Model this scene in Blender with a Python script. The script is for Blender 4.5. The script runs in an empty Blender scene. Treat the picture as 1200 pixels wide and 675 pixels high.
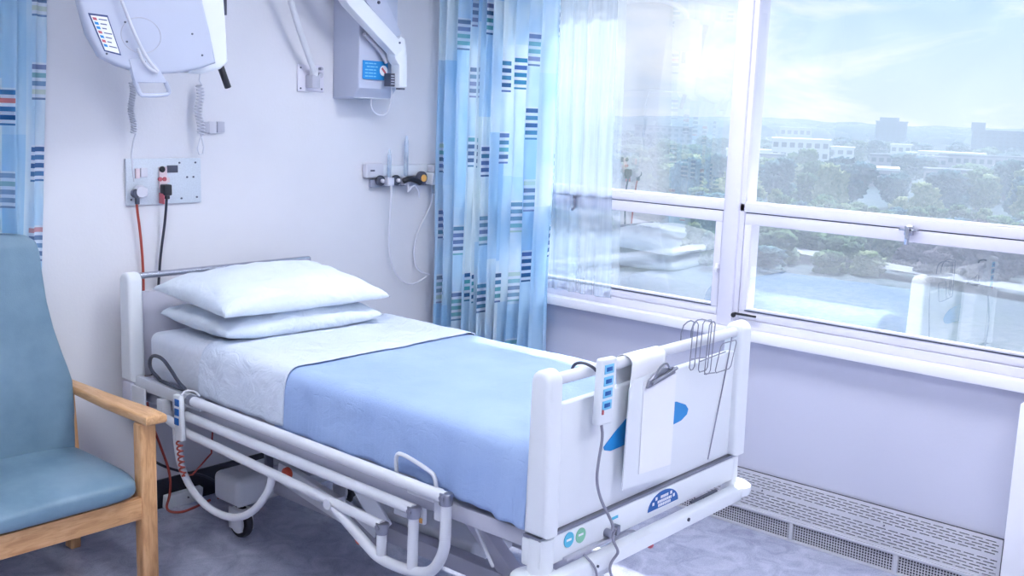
import bpy, bmesh, math, random
from mathutils import Vector, Matrix, noise
random.seed(7)
scene = bpy.context.scene
COL = scene.collection
PI = math.pi

# ------------------------------------------------------------------ node helpers
def lin(c):
    return tuple(((x/12.92) if x <= 0.04045 else ((x+0.055)/1.055)**2.4) for x in c)
def rgb(r, g, b):
    return lin((r/255, g/255, b/255)) + (1.0,)

class NT:
    def __init__(s, name):
        s.m = bpy.data.materials.new(name); s.m.use_nodes = True
        s.t = s.m.node_tree; s.t.nodes.clear()
        s.out = s.t.nodes.new('ShaderNodeOutputMaterial')
    def n(s, typ, **kw):
        nd = s.t.nodes.new(typ)
        for k, v in kw.items(): setattr(nd, k, v)
        return nd
    def put(s, sock, v):
        if isinstance(v, bpy.types.NodeSocket): s.t.links.new(v, sock)
        elif v is not None: sock.default_value = v
    def math(s, op, a, b=None, c=None):
        nd = s.n('ShaderNodeMath', operation=op)
        s.put(nd.inputs[0], a)
        if b is not None: s.put(nd.inputs[1], b)
        if c is not None: s.put(nd.inputs[2], c)
        return nd.outputs[0]
    def mix(s, f, a, b):
        nd = s.n('ShaderNodeMix', data_type='RGBA')
        s.put(nd.inputs['Factor'], f); s.put(nd.inputs[6], a); s.put(nd.inputs[7], b)
        return nd.outputs[2]
    def ramp(s, f, stops, interp='LINEAR'):
        nd = s.n('ShaderNodeValToRGB'); cr = nd.color_ramp; cr.interpolation = interp
        while len(cr.elements) < len(stops): cr.elements.new(0.5)
        for e, (p, c) in zip(cr.elements, stops): e.position = p; e.color = c
        s.put(nd.inputs[0], f); return nd.outputs[0]
    def noise(s, vec, scale, detail=3, rough=0.5, dist=0.0):
        nd = s.n('ShaderNodeTexNoise'); s.put(nd.inputs['Vector'], vec)
        nd.inputs['Scale'].default_value = scale; nd.inputs['Detail'].default_value = detail
        nd.inputs['Roughness'].default_value = rough; nd.inputs['Distortion'].default_value = dist
        return nd.outputs['Fac']
    def obj(s): return s.n('ShaderNodeTexCoord').outputs['Object']
    def pos(s): return s.n('ShaderNodeNewGeometry').outputs['Position']
    def mapping(s, vec, scale=(1, 1, 1), rot=(0, 0, 0)):
        nd = s.n('ShaderNodeMapping'); s.put(nd.inputs['Vector'], vec)
        nd.inputs['Scale'].default_value = scale; nd.inputs['Rotation'].default_value = rot
        return nd.outputs[0]
    def bump(s, h, strength=0.3, dist=0.01):
        nd = s.n('ShaderNodeBump'); nd.inputs['Strength'].default_value = strength
        nd.inputs['Distance'].default_value = dist; s.put(nd.inputs['Height'], h)
        return nd.outputs[0]
    def bsdf(s, color, rough=0.5, metal=0.0, normal=None, **kw):
        nd = s.n('ShaderNodeBsdfPrincipled')
        s.put(nd.inputs['Base Color'], color); s.put(nd.inputs['Roughness'], rough)
        nd.inputs['Metallic'].default_value = metal
        if normal is not None: s.put(nd.inputs['Normal'], normal)
        for k, v in kw.items(): s.put(nd.inputs[k], v)
        return nd.outputs[0]
    def done(s, sh):
        s.t.links.new(sh, s.out.inputs['Surface']); return s.m

def simple(name, col, rough=0.5, metal=0.0, var=0.06, scale=6.0, bump=0.0, bscale=60.0, stretch=(1,1,1), **kw):
    t = NT(name); v = t.mapping(t.obj(), stretch)
    f = t.noise(v, scale, 4)
    dark = tuple(c*(1-var) for c in col[:3]) + (1,)
    lite = tuple(min(1, c*(1+var)) for c in col[:3]) + (1,)
    c = t.ramp(f, [(0.3, dark), (0.7, lite)])
    nrm = t.bump(t.noise(v, bscale, 3), bump) if bump else None
    return t.done(t.bsdf(c, rough, metal, nrm, **kw))

M = {}
M['wall_head'] = simple('painted_wall_warm', rgb(225, 225, 233), 0.6, var=0.025, scale=2.2, bump=0.05, bscale=90)
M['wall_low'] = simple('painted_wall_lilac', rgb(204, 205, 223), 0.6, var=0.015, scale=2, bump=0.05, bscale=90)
M['ceil'] = simple('ceiling_paint', rgb(235, 236, 242), 0.8, var=0.02)
M['trimwhite'] = simple('window_frame_paint', rgb(228, 226, 240), 0.42, var=0.03, scale=5)
M['sill'] = simple('sill_paint', rgb(242, 242, 250), 0.4, var=0.02, scale=5)
M['black_skirt'] = simple('black_skirting_vinyl', rgb(28, 30, 48), 0.4, var=0.15)
M['plastic'] = simple('white_bed_plastic', rgb(230, 234, 241), 0.38, var=0.012, scale=3)
M['plastic_grey'] = simple('grey_headboard_plastic', rgb(206, 206, 222), 0.42, var=0.02, scale=3)
M['enamel'] = simple('white_enamel_tube', rgb(219, 221, 229), 0.3, var=0.04, scale=9)
M['frame_grey'] = simple('pale_grey_frame_paint', rgb(186, 187, 202), 0.42, var=0.05)
M['dark_grey'] = simple('dark_grey_plastic', rgb(70, 74, 92), 0.45, var=0.1)
M['black'] = simple('black_rubber', rgb(32, 33, 42), 0.5, var=0.1)
M['chrome'] = simple('brushed_chrome', rgb(200, 203, 212), 0.2, 1.0, var=0.05)
M['steel'] = simple('worn_steel', rgb(150, 152, 165), 0.35, 0.9, var=0.1)
M['grille'] = simple('grille_enamel', rgb(208, 208, 218), 0.45, var=0.04)
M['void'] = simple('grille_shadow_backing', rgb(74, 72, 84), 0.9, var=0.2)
M['orange'] = simple('orange_red_knob', rgb(214, 84, 60), 0.4, var=0.08)
M['red_cable'] = simple('orange_red_cable', rgb(176, 76, 64), 0.45, var=0.08)
M['black_cable'] = simple('black_cable_rubber', rgb(48, 50, 66), 0.45, var=0.08)
M['grey_cable'] = simple('grey_cable_rubber', rgb(140, 140, 158), 0.5, var=0.08)
M['white_cable'] = simple('white_cable_pvc', rgb(214, 216, 228), 0.4, var=0.03)
M['blue_mark'] = simple('blue_print', rgb(36, 140, 212), 0.4, var=0.04)
M['navy_mark'] = simple('navy_print', rgb(24, 92, 168), 0.4, var=0.05)
M['frame_mark'] = simple('navy_outline_print', rgb(50, 68, 120), 0.5, var=0.05)
M['pad_blue'] = simple('light_blue_button_pad', rgb(120, 196, 232), 0.4, var=0.05)
M['teal_mark'] = simple('teal_print', rgb(80, 180, 214), 0.4, var=0.05)
M['green_mark'] = simple('green_print', rgb(126, 190, 160), 0.4, var=0.05)
M['orange_mark'] = simple('yellow_orange_print', rgb(238, 178, 96), 0.4, var=0.05)
M['red_mark'] = simple('red_print', rgb(196, 96, 110), 0.4, var=0.05)
M['paper'] = simple('white_paper', rgb(240, 241, 248), 0.7, var=0.01)
M['terminal'] = simple('terminal_shell_plastic', rgb(188, 194, 214), 0.42, var=0.02, scale=3)
M['panel_metal'] = simple('socket_panel_speckled', rgb(208, 216, 228), 0.4, 0.1, var=0.06, scale=160)
M['socket'] = simple('socket_plastic', rgb(212, 212, 224), 0.4, var=0.03)
M['pinkish'] = simple('socket_pink_plastic', rgb(226, 206, 214), 0.45, var=0.03)
M['rail_metal'] = simple('anodised_gas_rail', rgb(168, 172, 190), 0.35, 0.5, var=0.1, scale=40)
M['screw'] = simple('dark_screw_head', rgb(88, 92, 112), 0.4, 0.4)

def m_wood():
    t = NT('oak_wood'); v = t.mapping(t.obj(), (6, 6, 1.2))
    w = t.noise(v, 9, 5, 0.6, 0.8); g = t.noise(t.mapping(t.obj(), (60, 60, 3)), 4, 3)
    f = t.math('ADD', t.math('MULTIPLY', w, 0.75), t.math('MULTIPLY', g, 0.25))
    c = t.ramp(f, [(0.3, rgb(186, 134, 88)), (0.5, rgb(214, 164, 116)), (0.72, rgb(230, 186, 140))])
    return t.done(t.bsdf(c, 0.38, 0, t.bump(g, 0.08)))
M['wood'] = m_wood()
def m_woodh():
    t = NT('oak_wood_along'); v = t.mapping(t.obj(), (1.2, 6, 6))
    w = t.noise(v, 9, 5, 0.6, 0.8); g = t.noise(t.mapping(t.obj(), (3, 60, 60)), 4, 3)
    f = t.math('ADD', t.math('MULTIPLY', w, 0.75), t.math('MULTIPLY', g, 0.25))
    c = t.ramp(f, [(0.3, rgb(186, 134, 88)), (0.5, rgb(214, 164, 116)), (0.72, rgb(230, 186, 140))])
    return t.done(t.bsdf(c, 0.38, 0, t.bump(g, 0.08)))
M['woodh'] = m_woodh()
def m_woody():
    t = NT('oak_wood_armrest'); v = t.mapping(t.obj(), (7, 1.0, 7))
    w = t.noise(v, 9, 5, 0.6, 0.8); g = t.noise(t.mapping(t.obj(), (70, 3, 70)), 4, 3)
    f = t.math('ADD', t.math('MULTIPLY', w, 0.75), t.math('MULTIPLY', g, 0.25))
    c = t.ramp(f, [(0.3, rgb(190, 140, 94)), (0.5, rgb(216, 168, 120)), (0.72, rgb(232, 190, 146))])
    return t.done(t.bsdf(c, 0.35, 0, t.bump(g, 0.06)))
M['woody'] = m_woody()
def m_vinyl():
    t = NT('teal_vinyl_upholstery'); o = t.obj()
    f = t.noise(o, 3.2, 5, 0.6)
    c = t.ramp(f, [(0.3, rgb(92, 122, 144)), (0.55, rgb(114, 143, 164)), (0.8, rgb(132, 159, 180))])
    g = t.n('ShaderNodeTexVoronoi'); g.inputs['Scale'].default_value = 260
    t.put(g.inputs['Vector'], o)
    return t.done(t.bsdf(c, 0.4, 0, t.bump(g.outputs['Distance'], 0.15, 0.002)))
M['vinyl'] = m_vinyl()
def m_floor():
    t = NT('speckled_vinyl_floor'); p = t.pos()
    a = t.noise(p, 9, 6, 0.65, 1.2); b = t.noise(p, 180, 2, 0.7); big = t.noise(p, 1.4, 3)
    f = t.math('ADD', t.math('MULTIPLY', a, 0.55), t.math('ADD', t.math('MULTIPLY', b, 0.3), t.math('MULTIPLY', big, 0.15)))
    c = t.ramp(f, [(0.36, rgb(150, 154, 182)), (0.5, rgb(180, 184, 208)), (0.64, rgb(206, 209, 228))])
    return t.done(t.bsdf(c, 0.17, 0, t.bump(b, 0.02)))
M['floor'] = m_floor()
def m_cloth(name, c0, c1, weave=900, crumple=0.35, sc=9):
    t = NT(name); o = t.obj()
    f = t.noise(o, 4, 4); w = t.noise(o, weave, 1)
    c = t.ramp(f, [(0.3, c0), (0.7, c1)])
    wr = t.noise(o, sc, 4, 0.55, 1.5)
    h = t.math('ADD', wr, t.math('MULTIPLY', w, 0.08))
    return t.done(t.bsdf(c, 0.85, 0, t.bump(h, crumple, 0.02)))
M['sheet'] = m_cloth('white_cotton_sheet', rgb(224, 230, 246), rgb(234, 239, 251), sc=7, crumple=0.75)
M['sheet2'] = m_cloth('white_cotton_top_sheet', rgb(216, 226, 244), rgb(226, 234, 250), sc=9, crumple=0.85)
M['pillow'] = m_cloth('white_pillowcase', rgb(222, 232, 246), rgb(234, 242, 252), sc=13, crumple=0.5)
def m_blanket():
    t = NT('blue_cellular_blanket'); o = t.obj()
    f = t.noise(o, 3, 4)
    br = t.n('ShaderNodeTexBrick'); t.put(br.inputs['Vector'], o)
    br.inputs['Scale'].default_value = 9; br.inputs['Mortar Size'].default_value = 0.012; br.inputs['Mortar Smooth'].default_value = 1.0
    c = t.ramp(f, [(0.3, rgb(150, 174, 219)), (0.7, rgb(164, 187, 227))])
    h = t.math('ADD', t.noise(o, 10, 5, 0.6, 1.0), t.math('MULTIPLY', br.outputs['Fac'], -0.10))
    h = t.math('ADD', h, t.math('MULTIPLY', t.noise(o, 240, 2), 0.12))
    return t.done(t.bsdf(c, 0.88, 0, t.bump(h, 0.5, 0.012)))
M['blanket'] = m_blanket()

def m_curtain(name, pal, shift=0.0, cw=0.17, ch=0.34, thr=0.42):
    t = NT(name)
    uv = t.n('ShaderNodeUVMap'); uv.uv_map = 'UVMap'
    sp = t.n('ShaderNodeSeparateXYZ'); t.put(sp.inputs[0], uv.outputs[0])
    u, v = t.math('ADD', sp.outputs[0], shift), sp.outputs[1]
    cu = t.math('DIVIDE', u, cw); iu = t.math('FLOOR', cu); fu = t.math('FRACT', cu)
    def wn(a, b=0.0):
        n = t.n('ShaderNodeTexWhiteNoise', noise_dimensions='2D')
        cmb = t.n('ShaderNodeCombineXYZ'); t.put(cmb.inputs[0], a); t.put(cmb.inputs[1], b)
        t.put(n.inputs['Vector'], cmb.outputs[0]); return n.outputs['Value']
    cv = t.math('ADD', t.math('DIVIDE', v, ch), wn(iu, 3.7)); iv = t.math('FLOOR', cv); fv = t.math('FRACT', cv)
    rnd = wn(iu, iv); rnd2 = wn(iv, iu)
    hx = t.math('LESS_THAN', t.math('ABSOLUTE', t.math('SUBTRACT', fu, 0.5)), 0.25)
    hy = t.math('LESS_THAN', t.math('ABSOLUTE', t.math('SUBTRACT', fv, 0.5)), 0.225)
    st = t.math('GREATER_THAN', t.math('FRACT', t.math('MULTIPLY', fv, 10)), 0.42)
    mask = t.math('MULTIPLY', t.math('MULTIPLY', hx, hy), t.math('MULTIPLY', st, t.math('GREATER_THAN', rnd, thr)))
    lay = t.math('FLOOR', t.math('MULTIPLY', fv, 10))
    rs = wn(t.math('ADD', lay, t.math('MULTIPLY', iu, 13.1)), iv)
    colr = t.ramp(rs, pal, 'CONSTANT')
    # pale washes behind the blocks, with hard vertical patch edges
    patch = wn(t.math('FLOOR', t.math('DIVIDE', u, 0.16)), t.math('FLOOR', t.math('ADD', t.math('DIVIDE', v, 0.62), wn(t.math('FLOOR', t.math('DIVIDE', u, 0.16)), 9.1))))
    soft = t.noise(t.mapping(uv.outputs[0], (3.2, 1.1, 1)), 2.2, 3)
    f = t.math('ADD', t.math('MULTIPLY', patch, 0.35), t.math('MULTIPLY', soft, 0.6))
    base = t.ramp(f, [(0.22, rgb(158, 206, 242)), (0.38, rgb(182, 220, 246)), (0.50, rgb(206, 231, 250)), (0.64, rgb(236, 247, 253)), (0.8, rgb(226, 238, 238))])
    halo = t.math('MULTIPLY', t.math('MULTIPLY', hx, hy), t.math('GREATER_THAN', rnd, thr))
    base = t.mix(t.math('MULTIPLY', halo, 0.6), base, rgb(236, 240, 250))
    faint = t.math('MULTIPLY', mask, t.math('ADD', 0.6, t.math('MULTIPLY', rnd2, 0.4)))
    c = t.mix(faint, base, colr)
    pb = t.bsdf(c, 0.85, 0)
    tr = t.n('ShaderNodeBsdfTranslucent'); t.put(tr.inputs[0], c)
    mx = t.n('ShaderNodeMixShader'); mx.inputs[0].default_value = 0.36
    t.t.links.new(pb, mx.inputs[1]); t.t.links.new(tr.outputs[0], mx.inputs[2])
    return t.done(mx.outputs[0])
PAL = [(0.0, rgb(44, 98, 150)), (0.3, rgb(66, 138, 176)), (0.5, rgb(92, 178, 190)), (0.72, rgb(84, 118, 178)), (0.88, rgb(186, 214, 200)), (0.95, rgb(112, 124, 176))]
PAL2 = [(0.0, rgb(40, 100, 160)), (0.35, rgb(70, 130, 184)), (0.55, rgb(96, 172, 184)), (0.72, rgb(84, 108, 170)), (0.84, rgb(206, 130, 136)), (0.94, rgb(206, 220, 210))]
M['curtain'] = m_curtain('printed_curtain_fabric', PAL)
M['curtain2'] = m_curtain('printed_bed_curtain_fabric', PAL2, 0.35, 0.26, 0.30, 0.15)

def m_net():
    t = NT('sheer_net_fabric'); o = t.obj()
    tr = t.n('ShaderNodeBsdfTransparent'); tr.inputs[0].default_value = (1, 1, 1, 1)
    df = t.bsdf(rgb(214, 226, 240), 0.9)
    tl = t.n('ShaderNodeBsdfTranslucent'); tl.inputs[0].default_value = rgb(172, 192, 212)
    m1 = t.n('ShaderNodeMixShader'); m1.inputs[0].default_value = 0.6
    t.t.links.new(df, m1.inputs[1]); t.t.links.new(tl.outputs[0], m1.inputs[2])
    st = t.noise(t.mapping(o, (14, 14, 0.4)), 3, 3)
    f = t.ramp(st, [(0.3, (0.34,)*3+(1,)), (0.7, (0.52,)*3+(1,))])
    m2 = t.n('ShaderNodeMixShader'); t.put(m2.inputs[0], f)
    t.t.links.new(tr.outputs[0], m2.inputs[1]); t.t.links.new(m1.outputs[0], m2.inputs[2])
    return t.done(m2.outputs[0])
M['net'] = m_net()
def m_glass(name, refl, haze=0.0):
    t = NT(name)
    tr = t.n('ShaderNodeBsdfTransparent'); tr.inputs[0].default_value = (0.96, 0.985, 1, 1)
    gl = t.n('ShaderNodeBsdfGlossy'); gl.inputs['Roughness'].default_value = 0.0
    gl.inputs['Color'].default_value = (1, 1, 1, 1)
    lw = t.n('ShaderNodeLayerWeight'); lw.inputs['Blend'].default_value = 0.45
    f = t.math('ADD', t.math('MULTIPLY', lw.outputs['Fresnel'], 0.35), refl)
    mx = t.n('ShaderNodeMixShader'); t.put(mx.inputs[0], f)
    t.t.links.new(tr.outputs[0], mx.inputs[1]); t.t.links.new(gl.outputs[0], mx.inputs[2])
    if not haze: return t.done(mx.outputs[0])
    df = t.n('ShaderNodeBsdfTranslucent'); df.inputs[0].default_value = rgb(235, 244, 255)
    m2 = t.n('ShaderNodeMixShader')
    hz = t.ramp(t.noise(t.pos(), 3.5, 5, 0.6, 0.8), [(0.35, (haze*0.5,)*3+(1,)), (0.75, (haze*1.6,)*3+(1,))])
    t.put(m2.inputs[0], hz)
    t.t.links.new(mx.outputs[0], m2.inputs[1]); t.t.links.new(df.outputs[0], m2.inputs[2])
    return t.done(m2.outputs[0])
M['glass'] = m_glass('window_glass', 0.16, 0.03)
M['glass_low'] = m_glass('lower_sash_glass', 0.30, 0.03)
M['clear'] = m_glass('clear_tube_plastic', 0.12, 0.45)
M['tubing'] = simple('milky_tubing', rgb(222, 222, 234), 0.3, var=0.02)

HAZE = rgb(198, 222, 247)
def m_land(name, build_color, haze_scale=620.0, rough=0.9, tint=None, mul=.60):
    """outdoor materials: aerial haze painted in as a glow, stronger with distance"""
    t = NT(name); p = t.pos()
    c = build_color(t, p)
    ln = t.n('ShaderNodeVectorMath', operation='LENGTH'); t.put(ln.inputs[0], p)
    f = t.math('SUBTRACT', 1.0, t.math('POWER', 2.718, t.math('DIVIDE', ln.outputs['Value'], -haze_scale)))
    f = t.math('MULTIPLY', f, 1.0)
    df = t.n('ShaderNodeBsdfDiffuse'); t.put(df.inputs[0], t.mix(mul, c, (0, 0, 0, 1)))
    em = t.n('ShaderNodeEmission'); em.inputs[0].default_value = HAZE; em.inputs[1].default_value = 1.08  # haze colour painted as emission over the diffuse surface
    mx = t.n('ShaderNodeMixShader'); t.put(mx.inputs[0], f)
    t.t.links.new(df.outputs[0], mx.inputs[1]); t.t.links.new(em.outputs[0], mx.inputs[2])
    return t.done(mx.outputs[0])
def tree_col(c0, c1, c2, sc=0.5):
    return lambda t, p: t.ramp(t.math('ADD', t.math('MULTIPLY', t.noise(p, .9, 6, 0.8), .75), t.math('MULTIPLY', t.noise(p, .06, 2), .25)), [(0.40, c0), (0.5, c1), (0.58, c2)])
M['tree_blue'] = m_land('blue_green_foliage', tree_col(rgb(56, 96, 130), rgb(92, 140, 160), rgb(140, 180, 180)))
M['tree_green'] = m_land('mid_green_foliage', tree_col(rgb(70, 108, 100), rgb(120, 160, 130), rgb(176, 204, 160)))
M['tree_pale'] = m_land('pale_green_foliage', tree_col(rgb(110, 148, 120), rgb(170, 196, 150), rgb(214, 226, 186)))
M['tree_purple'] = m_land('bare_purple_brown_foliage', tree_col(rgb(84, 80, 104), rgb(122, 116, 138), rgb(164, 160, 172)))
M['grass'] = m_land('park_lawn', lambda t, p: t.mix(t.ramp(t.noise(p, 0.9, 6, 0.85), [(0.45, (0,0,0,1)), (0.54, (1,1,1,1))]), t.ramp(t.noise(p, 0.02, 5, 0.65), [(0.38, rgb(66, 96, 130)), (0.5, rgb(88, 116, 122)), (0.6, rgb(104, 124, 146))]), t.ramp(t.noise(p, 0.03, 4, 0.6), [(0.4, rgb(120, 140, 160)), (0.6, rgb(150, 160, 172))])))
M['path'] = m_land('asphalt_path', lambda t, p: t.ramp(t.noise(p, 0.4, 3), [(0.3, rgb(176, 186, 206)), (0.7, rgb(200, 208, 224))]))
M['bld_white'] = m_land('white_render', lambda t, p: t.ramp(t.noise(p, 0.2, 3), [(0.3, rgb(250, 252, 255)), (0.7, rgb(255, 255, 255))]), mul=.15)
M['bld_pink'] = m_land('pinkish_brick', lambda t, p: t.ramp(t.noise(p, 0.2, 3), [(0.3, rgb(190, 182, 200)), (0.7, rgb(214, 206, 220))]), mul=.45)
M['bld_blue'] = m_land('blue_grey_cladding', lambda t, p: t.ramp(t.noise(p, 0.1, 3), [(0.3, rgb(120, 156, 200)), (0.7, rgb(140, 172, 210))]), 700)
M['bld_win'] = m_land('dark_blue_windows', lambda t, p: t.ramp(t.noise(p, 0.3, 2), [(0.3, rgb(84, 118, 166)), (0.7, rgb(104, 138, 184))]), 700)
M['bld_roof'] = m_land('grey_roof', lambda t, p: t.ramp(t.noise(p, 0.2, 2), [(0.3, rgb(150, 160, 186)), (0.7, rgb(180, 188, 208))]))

# ------------------------------------------------------------------ mesh builder
class MB:
    def __init__(s): s.v = []; s.f = []; s.uv = None
    def add(s, vs, fs):
        b = len(s.v); s.v += [Vector(v) for v in vs]; s.f += [tuple(i+b for i in f) for f in fs]
        return s
    def bm(s, bm, mat=None):
        bm.verts.ensure_lookup_table(); bm.verts.index_update()
        vs = [(mat @ v.co) if mat else v.co.copy() for v in bm.verts]
        fs = [tuple(v.index for v in f.verts) for f in bm.faces]
        bm.free(); return s.add(vs, fs)
    def box(s, x0, x1, y0, y1, z0, z1, bev=0.0, seg=2, rot=None, taper=None):
        bm = bmesh.new(); bmesh.ops.create_cube(bm, size=1)
        c = Vector(((x0+x1)/2, (y0+y1)/2, (z0+z1)/2))
        for v in bm.verts:
            v.co = Vector((v.co.x*(x1-x0), v.co.y*(y1-y0), v.co.z*(z1-z0)))
            if taper and v.co.z > 0: v.co.x *= taper[0]; v.co.y *= taper[1]
        if bev: bmesh.ops.bevel(bm, geom=list(bm.edges), offset=bev, segments=seg, profile=0.5, affect='EDGES')
        m = Matrix.Translation(c)
        if rot: m = m @ rot
        return s.bm(bm, m)
    def cyl(s, a, b, r, seg=20, r2=None, bev=0.0):
        a, b = Vector(a), Vector(b); d = b-a
        bm = bmesh.new()
        bmesh.ops.create_cone(bm, cap_ends=True, segments=seg, radius1=r, radius2=r if r2 is None else r2, depth=d.length)
        if bev:
            es = [e for e in bm.edges if len(e.link_faces) == 2 and any(len(f.verts) > 4 for f in e.link_faces)]
            bmesh.ops.bevel(bm, geom=es, offset=bev, segments=2, profile=0.5, affect='EDGES')
        q = d.to_track_quat('Z', 'Y').to_matrix().to_4x4()
        return s.bm(bm, Matrix.Translation((a+b)/2) @ q)
    def ball(s, c, r, sc=(1, 1, 1), sub=2):
        bm = bmesh.new(); bmesh.ops.create_icosphere(bm, subdivisions=sub, radius=r)
        return s.bm(bm, Matrix.Translation(c) @ Matrix.Diagonal((*sc, 1)))
    def tube(s, pts, r, seg=10, smooth=0, closed=False):
        P = [Vector(p) for p in pts]
        for _ in range(smooth):   # Chaikin
            Q = [] if closed else [P[0]]
            n = len(P)
            for i in range(n if closed else n-1):
                a, b = P[i], P[(i+1) % n]
                Q += [a.lerp(b, .25), a.lerp(b, .75)]
            if not closed: Q.append(P[-1])
            P = Q
        n = len(P); T = []
        for i in range(n):
            if closed: t = P[(i+1) % n]-P[i-1]
            else: t = P[min(i+1, n-1)]-P[max(i-1, 0)]
            T.append(t.normalized() if t.length > 1e-9 else Vector((0, 0, 1)))
        u = T[0].orthogonal().normalized(); vs = []; rr = r if isinstance(r, (list, tuple)) else [r]*n
        for i in range(n):
            u = (u-T[i]*u.dot(T[i])).normalized(); w = T[i].cross(u)
            for k in range(seg):
                a = 2*PI*k/seg; vs.append(P[i]+(u*math.cos(a)+w*math.sin(a))*rr[i])
        fs = []
        for i in range(n if closed else n-1):
            j = (i+1) % n
            for k in range(seg):
                l = (k+1) % seg; fs.append((i*seg+k, i*seg+l, j*seg+l, j*seg+k))
        if not closed: fs += [tuple(range(seg-1, -1, -1)), tuple((n-1)*seg+k for k in range(seg))]
        return s.add(vs, fs)
    def prism(s, pts, ext, bev=0.0, seg=2):
        """closed outline pts (3D) extruded by vector ext"""
        bm = bmesh.new(); e = Vector(ext)
        a = [bm.verts.new(Vector(p)) for p in pts]; b = [bm.verts.new(Vector(p)+e) for p in pts]
        bm.faces.new(a); bm.faces.new(b[::-1]); n = len(pts)
        for i in range(n): bm.faces.new((a[i], b[i], b[(i+1) % n], a[(i+1) % n]))
        bmesh.ops.recalc_face_normals(bm, faces=bm.faces)
        if bev:
            es = [x for x in bm.edges if not (x.verts[0] in a) ^ (x.verts[1] in a)]
            bmesh.ops.bevel(bm, geom=es, offset=bev, segments=seg, profile=0.5, affect='EDGES')
        return s.bm(bm)
    def grid(s, fn, nu, nv, uvfn=None):
        vs = [fn(i/nu, j/nv) for j in range(nv+1) for i in range(nu+1)]
        fs = [(j*(nu+1)+i, j*(nu+1)+i+1, (j+1)*(nu+1)+i+1, (j+1)*(nu+1)+i) for j in range(nv) for i in range(nu)]
        if uvfn: s.uv = [uvfn(i/nu, j/nv) for j in range(nv+1) for i in range(nu+1)]
        return s.add(vs, fs)
    def lathe(s, c, axis, prof, seg=24):
        c = Vector(c); q = Vector(axis).to_track_quat('Z', 'Y').to_matrix(); vs = []
        for r, h in prof:
            for k in range(seg):
                a = 2*PI*k/seg; vs.append(c+q @ Vector((r*math.cos(a), r*math.sin(a), h)))
        n = len(prof)
        fs = [(i*seg+k, i*seg+(k+1) % seg, (i+1)*seg+(k+1) % seg, (i+1)*seg+k) for i in range(n-1) for k in range(seg)]
        fs += [tuple(range(seg-1, -1, -1)), tuple((n-1)*seg+k for k in range(seg))]
        return s.add(vs, fs)
    def build(s, name, mat, parent=None, origin=None, angle=35, recalc=True):
        # origin (world): base centre for top-level, parent's origin for parts
        base = Vector((0, 0, 0)); p = parent
        while p is not None: base += p.location; p = p.parent
        lo = [min(v[i] for v in s.v) for i in range(3)]; hi = [max(v[i] for v in s.v) for i in range(3)]
        org = Vector(origin) if origin else (Vector(((lo[0]+hi[0])/2, (lo[1]+hi[1])/2, lo[2] if parent is None else (lo[2]+hi[2])/2)))
        me = bpy.data.meshes.new(name)
        me.from_pydata([v-org for v in s.v], [], s.f); me.update()
        if recalc:
            bm = bmesh.new(); bm.from_mesh(me); bmesh.ops.recalc_face_normals(bm, faces=bm.faces); bm.to_mesh(me); bm.free()
        if s.uv:
            ul = me.uv_layers.new(name='UVMap')
            for lp in me.loops: ul.data[lp.index].uv = s.uv[lp.vertex_index]
        for pl in me.polygons: pl.use_smooth = True
        me.set_sharp_from_angle(angle=math.radians(angle))
        me.materials.append(mat if not isinstance(mat, str) else M[mat])
        o = bpy.data.objects.new(name, me); COL.objects.link(o)
        if parent is not None: o.parent = parent
        o.location = org-base
        return o

def thing(name, label, cat, loc, group=None):
    o = bpy.data.objects.new(name, None); COL.objects.link(o); o.location = loc
    o.empty_display_size = 0.1; o['label'] = label; o['category'] = cat
    if group: o['group'] = group
    return o
def tag(o, label, cat, group=None, kind=None):
    o['label'] = label; o['category'] = cat
    if group: o['group'] = group
    if kind: o['kind'] = kind
    return o
def struct(o): o['kind'] = 'structure'; return o
def sempty(name, loc):
    o = bpy.data.objects.new(name, None); COL.objects.link(o); o.location = loc; o['kind'] = 'structure'; return o
def N(x, y, z, s=1.0): return noise.noise(Vector((x*s, y*s, z*s)))

# ================================================================== ROOM SHELL
X0, XW, Y0, YH, ZC = -0.8, 4.0, -1.8, 3.95, 2.7
struct(MB().box(X0-.1, XW+.12, Y0-.1, YH+.1, -0.12, 0).build('floor', 'floor'))
struct(MB().box(X0-.1, XW+.12, Y0-.1, YH+.1, ZC, ZC+.1).build('ceiling', 'ceil'))
struct(MB().box(X0-.1, XW+.12, YH, YH+.12, 0, ZC).build('wall_head', 'wall_head'))
struct(MB().box(X0-.1, X0, Y0, YH, 0, ZC).build('wall_left', 'wall_head'))
struct(MB().box(X0-.1, XW+.12, Y0-.1, Y0, 0, ZC).build('wall_back', 'wall_head'))
WT = 0.85      # opening bottom
WTOP = 2.36
mb = MB().box(XW, XW+.12, Y0, YH, 0, WT).box(XW, XW+.07, Y0, YH, WTOP, ZC)
mb.box(XW, XW+.12, 3.86, YH, WT, WTOP).box(XW, XW+.12, Y0, 0.1, WT, WTOP)
struct(mb.build('wall_window', 'wall_low'))
struct(MB().box(X0, XW, YH-.012, YH, 0, .129, .003).build('baseboard_head', 'black_skirt'))
# boxed-in pier at the far right
struct(MB().box(3.88, XW, .60, .985, 0, .80, .006).build('trim_1', 'sill'))
# sill
s_ = MB().box(3.925, XW+.02, 0.1, 3.90, .826, .868, .006)
struct(s_.build('trim_2', 'sill'))

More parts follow.
